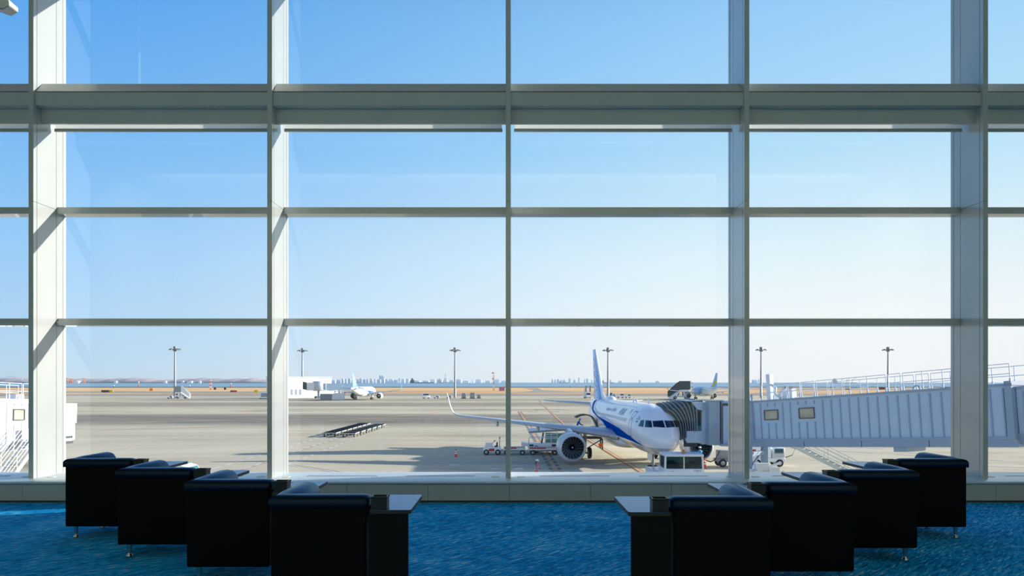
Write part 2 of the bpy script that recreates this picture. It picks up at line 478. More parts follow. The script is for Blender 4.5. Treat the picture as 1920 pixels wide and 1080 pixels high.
# ------------------------------------------------------------------ armchairs with their tables
def make_chair(sg, label):
    """sg=1: arm on the left, table on the right; sg=-1 mirrored. Origin: outer rear foot of the unit."""
    t = thing('armchair', label, 'armchair', (0, 0, 0), 0, 'black armchairs facing the window')
    def fx(mb): mb.v = [(sg * p[0], p[1], p[2]) for p in mb.v]; return mb
    fx(MB().rbox(.012, .684, .016, .13, .125, .752, .012, 2)).build('back_panel', 'leather_panel', t)
    fx(MB().rbox(.012, .14, .131, .70, .125, .752, .012, 2)).build('arm_panel', 'leather_panel', t)
    fx(MB().rbox(.141, .684, .131, .69, .125, .30, .012, 2)).build('base', 'leather_panel', t)
    fx(MB().rbox(.15, .68, .14, .72, .301, .44, .04, 4)).build('seat_cushion', 'leather', t)
    # top rolls: back roll runs along x, arm roll runs along y, mitred at the outer corner
    pb = [(.0, .748), (-.002, .775), (.0, .802), (.010, .819), (.028, .829), (.06, .834), (.11, .834), (.15, .826), (.185, .802), (.205, .762), (.212, .70), (.19, .60), (.14, .60), (.135, .748)]
    rings = []
    for xx, sh in ((.0, .0), (.2, .0), (.45, 0), (.655, 0), (.68, .006), (.695, .016), (.70, .034)):
        ring = []
        for y, z in pb:
            cy, cz = .10, .77
            kk = 1 - sh / .1
            x1 = xx if xx > .0 else max(y, 0) * 1.0
            ring.append(Vector((x1, cy + (y - cy) * kk, cz + (z - cz) * kk)))
        rings.append(ring)
    fx(MB().loft(rings)).build('back_cushion', 'leather', t)
    pa = [(.0, .748), (-.002, .775), (.0, .800), (.010, .818), (.03, .832), (.065, .842), (.105, .845), (.14, .838), (.17, .818), (.19, .785), (.20, .74), (.198, .60), (.145, .60), (.14, .748)]
    rings = []
    for yy, sh in ((.0, 0), (.2, 0), (.45, 0), (.67, 0), (.70, .008), (.718, .02), (.724, .04)):
        ring = []
        for x, z in pa:
            cx, cz = .10, .77
            kk = 1 - sh / .1
            y1 = yy if yy > 0 else max(x, 0)
            ring.append(Vector((cx + (x - cx) * kk, y1, cz + (z - cz) * kk - (.011 if yy == 0 else 0) * (1 if z > .8 else 0))))
        rings.append(ring)
    fx(MB().loft(rings)).build('arm_cushion', 'leather', t)
    for lx, ly in ((.088, .085), (.088, .62), (.60, .62)):
        l = MB().lathe([(.024, .125), (.022, .10), (.015, .035), (.017, .026), (.030, .012), (.031, .004), (.026, 0)], 16, Matrix.Translation((sg * lx, ly, 0)), True)
        l.build('leg', 'chrome', t)
    return t
def make_table(sg, label):
    t = thing('side_table', label, 'table', (0, 0, 0), 0, 'side tables joined to the armchairs')
    def fx(mb): mb.v = [(sg * p[0], p[1], p[2]) for p in mb.v]; return mb
    def rr(x0, x1, y0, y1, r):
        pts = []
        for cx, cy, a0 in ((x1 - r, y0 + r, -90), (x1 - r, y1 - r, 0), (x0 + r, y1 - r, 90), (x0 + r, y0 + r, 180)):
            for i in range(6): a = radians(a0 + 18 * i); pts.append((cx + r * cos(a), cy + r * sin(a)))
        return pts
    fx(MB().prism(rr(.702, 1.0, 0, .715, .022), .7325, .7355, 'z')).build('table_top', 'laminate', t)
    fx(MB().prism(rr(.702, 1.0, 0, .715, .022), .708, .732, 'z')).build('edge_band', 'laminate_edge', t)
    fx(MB().box(.702, .978, .014, .05, 0, .7075)).build('end_panel', 'cabinet', t)
    return t
def make_box(sg, label):
    b = MB()
    x0, x1, y0, y1, z0, z1, w = .716, .828, .03, .135, .7365, .824, .009
    b.box(x0, x1, y0, y0 + w, z0, z1); b.box(x0, x1, y1 - w, y1, z0, z1)
    b.box(x0, x0 + w, y0 + w, y1 - w, z0, z1); b.box(x1 - w, x1, y0 + w, y1 - w, z0, z1); b.box(x0 + w, x1 - w, y0 + w, y1 - w, z0, z0 + .03)
    b.rbox(x0 - .004, x1 + .004, y0 - .004, y0 + w + .002, z1 - .012, z1, .003, 2); b.rbox(x0 - .004, x1 + .004, y1 - w - .002, y1 + .004, z1 - .012, z1, .003, 2)
    b.v = [(sg * p[0], p[1], p[2]) for p in b.v]
    o = b.build('tabletop_box', 'black_plastic')
    return tag(o, label, 'box', 'open black boxes on the side tables')
LP = [(-1.684, 5.238), (-2.632, 6.06), (-3.636, 6.906), (-4.637, 7.775)]
RP = [(1.830, 5.15), (2.763, 5.915), (3.725, 6.755), (4.778, 7.746)]
WH = ['nearest of the row, cut off by the bottom of the picture', 'second from the camera', 'third from the camera', 'farthest from the camera beside the window']
for sg, P_, side in ((1, LP, 'left'), (-1, RP, 'right')):
    pc = pt = pb_ = None
    for i, (x, y) in enumerate(P_):
        lc = 'black armchair, %s of the %s hand row%s' % (['nearest', 'second', 'third', 'farthest'][i], side, ', its base cut off by the picture edge' if i == 0 else '')
        lt = 'dark topped side table joined to the %s armchair of the %s hand row' % (['nearest', 'second', 'third', 'farthest'][i], side)
        lb = 'open black box on the table of the %s armchair, %s hand row' % (['nearest', 'second', 'third', 'farthest'][i], side)
        if pc is None:
            pc = make_chair(sg, lc); pt = make_table(sg, lt); pb_ = make_box(sg, lb)
            for o in (pc, pt, pb_): o.location = (x, y, 0)
        else:
            dup(pc, (x, y, 0), None, lc); dup(pt, (x, y, 0), None, lt); dup(pb_, (x, y, 0), None, lb)

# twin floodlight hanging from the ceiling, upper left corner
hx, hy, hz = -6.30, 9.3, 6.335
t = thing('ceiling_spotlight', 'white twin floodlight hanging from the ceiling at the upper left corner', 'light', (hx, hy, hz))
MB().cyl((-.10, .05, .42), (-.10, .05, RZ1 - hz), .022).build('stem', 'floodlight_white', t)
def head(M, nm):
    h = MB().prism([(-.14, -.05), (.05, -.085), (.125, -.03), (.115, .02), (.02, .085), (-.14, .07)], -.085, .085, 'y', M).build(nm, 'floodlight_white', t)
    MB().prism([(-.13, -.062), (.05, -.097), (.122, -.042), (.12, -.036), (.05, -.088), (-.13, -.053)], -.08, .08, 'y', M).build('lens', 'floodlight_steel', h)
    MB().tube([M @ Vector(q) for q in ((-.05, -.095, .0), (-.05, -.1, .1), (-.06, -.05, .17), (-.06, .05, .17), (-.05, .1, .1), (-.05, .095, 0))], .009, 6).build('bracket', 'floodlight_white', h)
head(Matrix.Translation((.02, 0, 0)) @ Matrix.Rotation(radians(8), 4, 'Y'), 'lamp_head')
head(Matrix.Translation((-.06, .05, .23)) @ Matrix.Rotation(radians(-28), 4, 'Z') @ Matrix.Rotation(radians(14), 4, 'Y'), 'lamp_head')
# ------------------------------------------------------------------ ground, sea, far shore
def make_apron():
    m, nt, b, out = nodes_of('apron_concrete')
    v = mapping(nt, 'Object')
    sv = N(nt, 'ShaderNodeMapping'); sv.inputs['Scale'].default_value = (.018, .05, 1); nt.links.new(v, sv.inputs['Vector'])
    big = noise(nt, sv.outputs[0], 1.0, 3, .55, .6)
    sv2 = N(nt, 'ShaderNodeMapping'); sv2.inputs['Scale'].default_value = (.06, .3, 1); nt.links.new(v, sv2.inputs['Vector'])
    streak = noise(nt, sv2.outputs[0], 1.0, 5, .6)
    fine = noise(nt, v, 1.6, 6, .6)
    k = math_(nt, 'ADD', math_(nt, 'MULTIPLY', big, .5), math_(nt, 'ADD', math_(nt, 'MULTIPLY', streak, .3), math_(nt, 'MULTIPLY', fine, .2)))
    c = ramp(nt, k, [(.36, lin((148, 141, 120))), (.46, lin((188, 180, 154))), (.6, lin((206, 198, 172)))])
    # worn, rubber-darkened taxi lanes across the apron
    sep = N(nt, 'ShaderNodeSeparateXYZ'); nt.links.new(v, sep.inputs[0])
    for y0, w, amt, x0, x1 in ((158, 30, .52, -175, 5), (262, 34, .36, -190, 40), (330, 26, .3, -190, 60)):
        d = math_(nt, 'DIVIDE', math_(nt, 'ABSOLUTE', math_(nt, 'SUBTRACT', sep.outputs['Y'], y0)), w)
        g = math_(nt, 'MULTIPLY', math_(nt, 'SUBTRACT', 1.0, d, True), 1.9, True)
        g = math_(nt, 'MULTIPLY', g, ramp_v(nt, streak, .1, .62))
        xa = N(nt, 'ShaderNodeMapRange'); xa.inputs['From Min'].default_value = x0; xa.inputs['From Max'].default_value = x0 + 45; nt.links.new(sep.outputs['X'], xa.inputs['Value'])
        xb = N(nt, 'ShaderNodeMapRange'); xb.inputs['From Min'].default_value = x1 + 45; xb.inputs['From Max'].default_value = x1; nt.links.new(sep.outputs['X'], xb.inputs['Value'])
        g = math_(nt, 'MULTIPLY', math_(nt, 'MULTIPLY', g, xa.outputs[0]), math_(nt, 'MULTIPLY', xb.outputs[0], amt * 2.2), True)
        c = mixc(nt, g, c, lin((122, 116, 104)))
    # slab joints
    br = N(nt, 'ShaderNodeTexBrick'); br.offset = 0.0; br.inputs['Scale'].default_value = 1.0
    br.inputs['Brick Width'].default_value = 7.5; br.inputs['Row Height'].default_value = 7.5; br.inputs['Mortar Size'].default_value = .03; br.inputs['Mortar Smooth'].default_value = .3
    nt.links.new(v, br.inputs['Vector'])
    c = mixc(nt, math_(nt, 'MULTIPLY', br.outputs['Fac'], .45), c, lin((124, 116, 102)))
    nt.links.new(c, b.inputs['Base Color']); b.inputs['Roughness'].default_value = .9; b.inputs['Specular IOR Level'].default_value = .2
def ramp_v(nt, fac, a, b):
    n = N(nt, 'ShaderNodeMapRange'); n.inputs['From Min'].default_value = a; n.inputs['From Max'].default_value = b; nt.links.new(fac, n.inputs['Value'])
    return n.outputs[0]
make_apron()
def streaky(name, c0, c1, sx, sy, rough=.95, p0=.35, p1=.65):
    m, nt, b, out = nodes_of(name)
    v = mapping(nt, 'Object', (sx, sy, 1))
    n1 = noise(nt, v, 1.0, 5, .6, .5)
    c = ramp(nt, n1, [(p0, lin(c0)), (p1, lin(c1))])
    nt.links.new(c, b.inputs['Base Color']); b.inputs['Roughness'].default_value = rough; b.inputs['Specular IOR Level'].default_value = .15
streaky('asphalt', (146, 140, 128), (172, 166, 152), .004, .03)
streaky('dry_grass', (204, 164, 114), (236, 204, 156), .006, .03)
streaky('red_grass', (200, 152, 104), (226, 184, 134), .006, .03)
streaky('sea_wall', (92, 92, 90), (120, 118, 112), .01, .1)
streaky('hill', (166, 160, 164), (196, 190, 190), .004, .02)  # lightened grey tones carry the distance haze
def make_sea():
    m, nt, b, out = nodes_of('sea_water')
    v = mapping(nt, 'Object', (.002, .012, 1))
    n1 = noise(nt, v, 1.0, 4, .6)
    c = ramp(nt, n1, [(.3, lin((118, 156, 178))), (.7, lin((146, 180, 196)))])
    nt.links.new(c, b.inputs['Base Color']); b.inputs['Roughness'].default_value = .6; b.inputs['Specular IOR Level'].default_value = .12
make_sea()

def sheet(name, poly, z, m, thick=.25):
    return struct(name, MB().prism(poly, z - thick, z, 'z'), m)
sheet('ground_apron', [(-600, 11.25), (600, 11.25), (600, 420), (-600, 420)], GZ, 'apron_concrete', .3)
sheet('ground_taxiway', [(-800, 420), (800, 420), (800, 512), (-800, 512)], GZ - .02, 'asphalt')
sheet('ground_grass', [(-1300, 512), (1300, 512), (1300, 1130), (-1300, 1130)], GZ - .03, 'dry_grass')
sheet('ground_verge', [(-240, 514), (700, 514), (700, 700), (-140, 700)], GZ + .02, 'red_grass', .1)
# taxiway spurs that curve out into the grass
sheet('ground_road', [(-700, 600), (-185, 600), (-120, 560), (-60, 535), (-260, 535), (-300, 560), (-700, 566)], GZ + .05, 'asphalt', .12)
sheet('ground_road', [(-170, 640), (-60, 655), (-50, 640), (-100, 610), (-190, 590), (-400, 585), (-420, 640)], GZ + .06, 'asphalt', .12)
sheet('ground_road', [(18, 1000), (40, 1000), (34, 760), (48, 640), (70, 545), (-2, 545), (20, 640), (26, 760)], GZ + .07, 'asphalt', .12)
sheet('ground_road', [(200, 1020), (900, 1020), (900, 700), (560, 700), (330, 760), (220, 850)], GZ + .06, 'asphalt', .12)
struct('sea_wall', MB().box(-1500, 1500, 1130, 1142, GZ - 6, GZ + .9), 'sea_wall')
sheet('sea', [(-30000, 1142), (30000, 1142), (30000, 45000), (-30000, 45000)], GZ - 4.0, 'sea_water', 1)
SEA = GZ - 4.0

# wooded shore across the bay
m_ = MB(); n_ = 90; top = []
for i in range(n_ + 1):
    px = -260 + i * (790 / n_)
    h = 24 + 7 * sin(i * .37) * sin(i * .11 + 1) + 3 * sin(i * 1.7) + random.uniform(-1, 1)
    if px > 470: h *= max(.18, 1 - (px - 470) / 90)
    top.append((X_(px, 14000), h * 3.4))
rings = []
for x, h in top:
    rings.append([Vector((x, 13900, SEA)), Vector((x, 13950, SEA + h * .35)), Vector((x, 14150, SEA + h * .8)), Vector((x, 14400, SEA + h)), Vector((x, 15000, SEA + h * .7)), Vector((x, 15600, SEA))])
m_.loft(rings, True)
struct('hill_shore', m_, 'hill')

# ------------------------------------------------------------------ painted lines on the apron
def strip(pts, w, z=.02):
    mb = MB(); pts = [Vector((p[0], p[1], 0)) for p in pts]
    for a, b in zip(pts, pts[1:]):
        d = (b - a).normalized(); s = Vector((d.y, -d.x, 0)) * (w / 2)
        mb.add([(q.x, q.y, GZ + z) for q in (a - s, a + s, b + s, b - s)], [(0, 1, 2, 3)])
    return mb
def dashes(p0, p1, w, on, off, z=.02, side=0.0):
    a, b = Vector((p0[0], p0[1], 0)), Vector((p1[0], p1[1], 0)); L = (b - a).length; d = (b - a) / L
    s = Vector((d.y, -d.x, 0)); mb = MB(); t = 0
    while t < L:
        e = min(t + on, L)
        q = [a + d * t + s * (side - w / 2), a + d * t + s * (side + w / 2), a + d * e + s * (side + w / 2), a + d * e + s * (side - w / 2)]
        mb.add([(p.x, p.y, GZ + z) for p in q], [(0, 1, 2, 3)]); t += on + off
    return mb
def merge(*mbs):
    r = MB()
    for i, m in enumerate(mbs):
        r.m(i); r.add(m.v, m.f)
    return r
lead = [(11.6, 56), (11.2, 75), (10.9, 91), (10.2, 133), (11.3, 220), (13.4, 330)]
struct('trim_paint_lead_in', merge(strip(lead, .34, .03), strip(lead, .56, .02)), ['paint_orange', 'paint_black'])
la, lb = (4.2, 60), (3.0, 196)
struct('trim_paint_lane', merge(dashes(la, lb, .42, 3.2, 1.4, .03), dashes(la, lb, .3, 1.6, 1.2, .02, .38), dashes(la, lb, .3, 1.6, 1.2, .02, -.38)), ['paint_orange', 'paint_black', 'paint_black'])
struct('trim_paint_crossing', merge(dashes((2.5, 195), (16, 195), 1.6, 3.2, 2.6, .02), dashes((5.1, 195), (17, 195), 1.6, 2.6, 3.2, .02),
       dashes((5, 208), (19, 208), 1.6, 3.2, 2.6, .02), dashes((7.6, 208), (19.5, 208), 1.6, 2.6, 3.2, .02)), ['paint_orange', 'paint_black', 'paint_orange', 'paint_black'])
struct('trim_paint_crossing', merge(dashes((-72, 196), (-46, 200), 1.6, 6, 5, .02), dashes((-67, 196.8), (-44, 200), 1.6, 5, 6, .02)), ['paint_red', 'paint_black'])
W3 = [((-26.2, 66), (-26.2, 104)), ((-23.4, 63), (-23.5, 104)), ((-20.6, 66), (-21.1, 133)), ((-20.4, 69.4), (-13.9, 63)), ((-13.9, 63), (-8, 58.4))]
struct('trim_paint_dolly_lane', merge(*[dashes(a, b, .3, 2.0, .9, .02) for a, b in W3]), ['paint_white'] * 5)
struct('trim_paint_dolly_lane', merge(strip([(-23.2, 63), (-23.3, 104)], .1), strip([(-20.0, 69.6), (-13.6, 63.2), (-8, 58.8)], .1)), ['paint_red'] * 2)
struct('trim_paint_taxi', merge(strip([(-66, 119), (-52, 128), (-38, 143), (-24, 170), (-16, 200)], .5), dashes((-62, 128), (-48, 146), .5, 4, 3)), ['paint_orange'] * 2)
struct('trim_paint_far', merge(strip([(6.5, 118), (6.2, 94)], .14), dashes((28, 92), (52, 70), .3, 4, 2), dashes((22, 104), (46, 84), .3, 4, 2), dashes((30, 74), (60, 62), .25, 5, 2)), ['paint_white'] * 4)
for x, y in ((-5.05, 69.6), (-1.2, 66.5), (.9, 66.5), (29.2, 66.0)):
    o = MB().lathe([(.02, GZ + .015), (.42, GZ + .015), (.5, GZ + .0), (.5, GZ - .02)], 20, Matrix.Translation((x, y, 0))).build('ground_cover', 'paint_white')
    tag(o, 'round pale cover set flush in the apron ' + {-5.05: 'below the traffic cone', -1.2: 'behind the middle upright, on its left', .9: 'just right of the middle upright', 29.2: 'beyond the boarding bridge stair'}[x], 'cover')

# ------------------------------------------------------------------ floodlight masts
def mast(x, d, h, label):
    t = thing('floodlight_mast', label, 'light mast', (x, d, GZ), 0, 'floodlight masts along the apron')
    MB().lathe([(.62, 0), (.62, 3.0), (.56, 3.1), (.34, h - 2)], 14, None, True).build('pole', 'steel_pole', t)
    h_ = MB().cyl((0, 0, h - 2.2), (0, 0, h + .1), .75, .75, 10)
    h_.cyl((0, 0, h - 1.6), (0, 0, h - 1.3), 1.7, 1.7, 16)
    h_.build('head_frame', 'lamp_head', t)
    for k in range(6):
        a = radians(60 * k + 12); M = Matrix.Translation((1.9 * cos(a), 1.9 * sin(a), h - 1.1)) @ Matrix.Rotation(a, 4, 'Z') @ Matrix.Rotation(radians(25), 4, 'Y')
        MB().box(-.15, .95, -.5, .5, -.18, .18, M).build('lamp', 'lamp_head', t)
for px, py, base, lb in ((328, 650, 747, 'tall floodlight mast beside the white stair truck on the far apron'), (567, 653, 744, 'tall floodlight mast rising behind the white building'),
        (853, 652, 746, 'tall floodlight mast standing between the grey cabinets and the service trucks'), (1140, 652, 746, 'tall floodlight mast just right of the near airliner tail fin'),
        (1427, 651, 746, 'tall floodlight mast behind the near end of the grey boarding bridge'), (1665, 651, 746, 'tall floodlight mast behind the roof railing of the grey bridge')):
    d = D_(base); mast(X_(px, d), d, Z_(py, d) - GZ, lb)
# ------------------------------------------------------------------ airliners. Local frame: nose at the origin, tail towards +Y, wheels on z = 0
ST = [(0, .03, .03, 3.0), (.12, .34, .32, 3.02), (.45, .72, .70, 3.08), (1.0, 1.06, 1.06, 3.19), (1.6, 1.32, 1.36, 3.32), (2.4, 1.56, 1.63, 3.46), (3.3, 1.76, 1.84, 3.6), (4.4, 1.89, 1.98, 3.71),
      (5.6, 1.955, 2.05, 3.78), (7, 1.975, 2.07, 3.8), (14, 1.975, 2.07, 3.8), (23, 1.975, 2.07, 3.8), (25.5, 1.93, 2.0, 3.87), (28, 1.75, 1.78, 4.08), (30.5, 1.42, 1.45, 4.38), (33, 1.02, 1.06, 4.7), (35.3, .62, .68, 4.98), (37.0, .32, .36, 5.14), (37.57, .14, .16, 5.2)]
def fus(x):
    x = min(max(x, 0), 37.57)
    for i in range(len(ST) - 1):
        if x <= ST[i + 1][0]: break
    p0, p1, p2, p3 = ST[max(i - 1, 0)], ST[i], ST[i + 1], ST[min(i + 2, len(ST) - 1)]
    t = (x - p1[0]) / (p2[0] - p1[0]); out = []
    for k in (1, 2, 3):
        L = p2[0] - p1[0]
        m1 = (p2[k] - p0[k]) / max(p2[0] - p0[0], 1e-6) * L; m2 = (p3[k] - p1[k]) / max(p3[0] - p1[0], 1e-6) * L
        if i == 0: m1 = (p2[k] - p1[k]) * 1.6
        out.append((2 * t ** 3 - 3 * t * t + 1) * p1[k] + (t ** 3 - 2 * t * t + t) * m1 + (-2 * t ** 3 + 3 * t * t) * p2[k] + (t ** 3 - t * t) * m2)
    return out
def fpt(x, ang, off=0.0):
    """point on the skin; ang from the crown, positive towards the aircraft's right (-X)"""
    w, h, zc = fus(x)
    return Vector((-sin(ang) * (w + off), x, zc + cos(ang) * (h + off)))
def ang_of(x, z):
    w, h, zc = fus(x); return math.acos(max(-1, min(1, (z - zc) / h)))
def patch(mb, xs, lo, hi, off, n=6, sg=1):
    rings = [[fpt(x, sg * (lo(x) + (hi(x) - lo(x)) * k / n), off) for k in range(n + 1)] for x in xs]
    return mb.loft(rings, False, False)
def lerp_tab(tab):
    def f(x):
        for (x0, y0), (x1, y1) in zip(tab, tab[1:]):
            if x <= x1:
                t = max(0, min(1, (x - x0) / (x1 - x0))); t = t * t * (3 - 2 * t) if False else t
                return y0 + (y1 - y0) * t
        return tab[-1][1]
    return f
def frange(a, b, n): return [a + (b - a) * i / n for i in range(n + 1)]
AF = [(1.0, .004), (.85, .03), (.65, .066), (.42, .092), (.22, .086), (.09, .06), (.025, .032), (0, 0), (.025, -.024), (.09, -.036), (.22, -.046), (.42, -.05), (.65, -.036), (.85, -.016), (1.0, -.003)]
def wing_loft(mb, secs, sg):
    """secs: (span, leading edge, chord, z, thickness factor, cant)"""
    rings = []
    for y, xl, c, z, th, ca in secs:
        rings.append([Vector((-sg * (y - sin(ca) * t * c * th), xl + u * c, z + cos(ca) * t * c * th)) for u, t in AF])
    return mb.loft(rings, True)

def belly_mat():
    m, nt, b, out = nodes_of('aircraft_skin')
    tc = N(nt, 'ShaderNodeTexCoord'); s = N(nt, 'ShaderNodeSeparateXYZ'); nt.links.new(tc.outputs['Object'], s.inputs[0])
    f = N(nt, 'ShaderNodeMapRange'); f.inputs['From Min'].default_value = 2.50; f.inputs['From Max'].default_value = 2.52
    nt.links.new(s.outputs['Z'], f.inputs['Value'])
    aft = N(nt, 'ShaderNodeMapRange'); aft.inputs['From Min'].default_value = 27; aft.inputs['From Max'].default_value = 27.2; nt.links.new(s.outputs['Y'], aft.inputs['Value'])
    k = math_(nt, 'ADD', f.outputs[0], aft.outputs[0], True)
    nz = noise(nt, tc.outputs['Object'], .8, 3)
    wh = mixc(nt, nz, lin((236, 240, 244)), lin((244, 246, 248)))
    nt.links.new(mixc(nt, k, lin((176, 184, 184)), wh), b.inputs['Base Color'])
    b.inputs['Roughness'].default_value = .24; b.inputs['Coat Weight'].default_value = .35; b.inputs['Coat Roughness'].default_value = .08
belly_mat()

def make_engine(t, sg, ex, ey, ez, fine, scale=1.0):
    n = 48 if fine else 20
    M = Matrix.Translation((-sg * ey, ex, ez)) @ Matrix.Scale(scale, 4) @ Matrix.Rotation(-pi / 2, 4, 'X')     # local +Z runs aft
    e = MB().lathe([(1.10, .10), (1.20, .16), (1.31, .5), (1.37, 1.1), (1.36, 1.9), (1.26, 2.8), (1.08, 3.5), (1.04, 3.52)], n, M)
    e.m(1).lathe([(1.0, .5), (1.0, .3), (1.015, .12), (1.05, .03), (1.08, .03), (1.10, .10)], n, M)
    e.m(2).lathe([(1.0, .5), (.99, .95), (.99, 1.2), (.02, 1.25)], n, M)
    e.lathe([(1.04, 3.52), (.72, 3.4), (.62, 3.0)], n, M); e.lathe([(.62, 3.2), (.55, 3.9), (.34, 4.4), (.04, 4.9)], n, M)
    eng = e.build('engine', ['nacelle', 'nacelle_lip', 'duct_dark'], t)
    f = MB().lathe([(.30, .93), (.30, 1.1), (.96, 1.14)], 24, M)
    f.build('fan_disc', 'fan_dark', eng)
    nb = 20 if fine else 12
    b = MB()
    for k in range(nb):
        a = 2 * pi * k / nb; R = M @ Matrix.Rotation(a, 4, 'Z')
        rows = []
        for r, tw, c in ((.28, 20, .16), (.5, 34, .19), (.75, 46, .22), (.97, 56, .24)):
            sw = -.22 * ((r - .28) / .7) ** 2
            s_, co_ = sin(radians(tw)), cos(radians(tw))
            rows.append([R @ Vector((r, sw + u * c * s_, .93 + u * c * co_ * .6)) for u in (-.5, -.2, .1, .5)])
        b.loft(rows, False, False)
    b.build('fan_blades', 'fan_blade', eng)
    s = MB().lathe([(.01, .55), (.08, .6), (.2, .78), (.31, .95)], 20, M)
    s.build('spinner', 'fan_dark', eng)
    if fine:
        MB().sphere(M @ Vector((.02, 0, .60)), .075, 8, 6).build('spinner_mark', 'letter_white', eng)
    p = MB(); y = -sg * ey
    p.prism([(ex + .9, ez + 1.3), (ex + 1.6, ez + 1.48), (ex + 3.4, ez + 1.62), (ex + 5.6, ez + 1.6), (ex + 4.2, ez + .9), (ex + 2.0, ez + 1.0)], y - .17, y + .17, 'x')
    p.build('pylon', 'nacelle', t)
    return eng

def gear(t, name, x, ys, zl, r, w, lean=0.0):
    """x across, ys along; strut down to a pair of wheels"""
    g = MB().cyl((x, ys, r), (x, ys, zl), .13, .16, 12)
    g.cyl((x - w, ys, r), (x + w, ys, r), .08, None, 8)
    g.bar((x, ys, r + .5), (x, ys + 1.1, zl), .1); g.bar((x, ys - .18, r + .3), (x, ys - .18, r + 1.0), .08)
    go = g.build(name, 'gear_steel', t)
    for s in (-1, 1):
        M = Matrix.Translation((x + s * w, ys, r)) @ Matrix.Rotation(pi / 2, 4, 'Y')
        wh = MB().lathe([(.3 * r, -.13), (.55 * r, -.16), (.85 * r, -.17), (.97 * r, -.11), (r, 0), (.97 * r, .11), (.85 * r, .17), (.55 * r, .16), (.3 * r, .13)], 24, M, True)
        wh.m(1).lathe([(.02, -.165), (.5 * r, -.168), (.55 * r, -.15)], 16, M); wh.lathe([(.02, .165), (.5 * r, .168), (.55 * r, .15)], 16, M)
        wh.build('wheel', ['tyre', 'wheel_hub'], go)
    return go

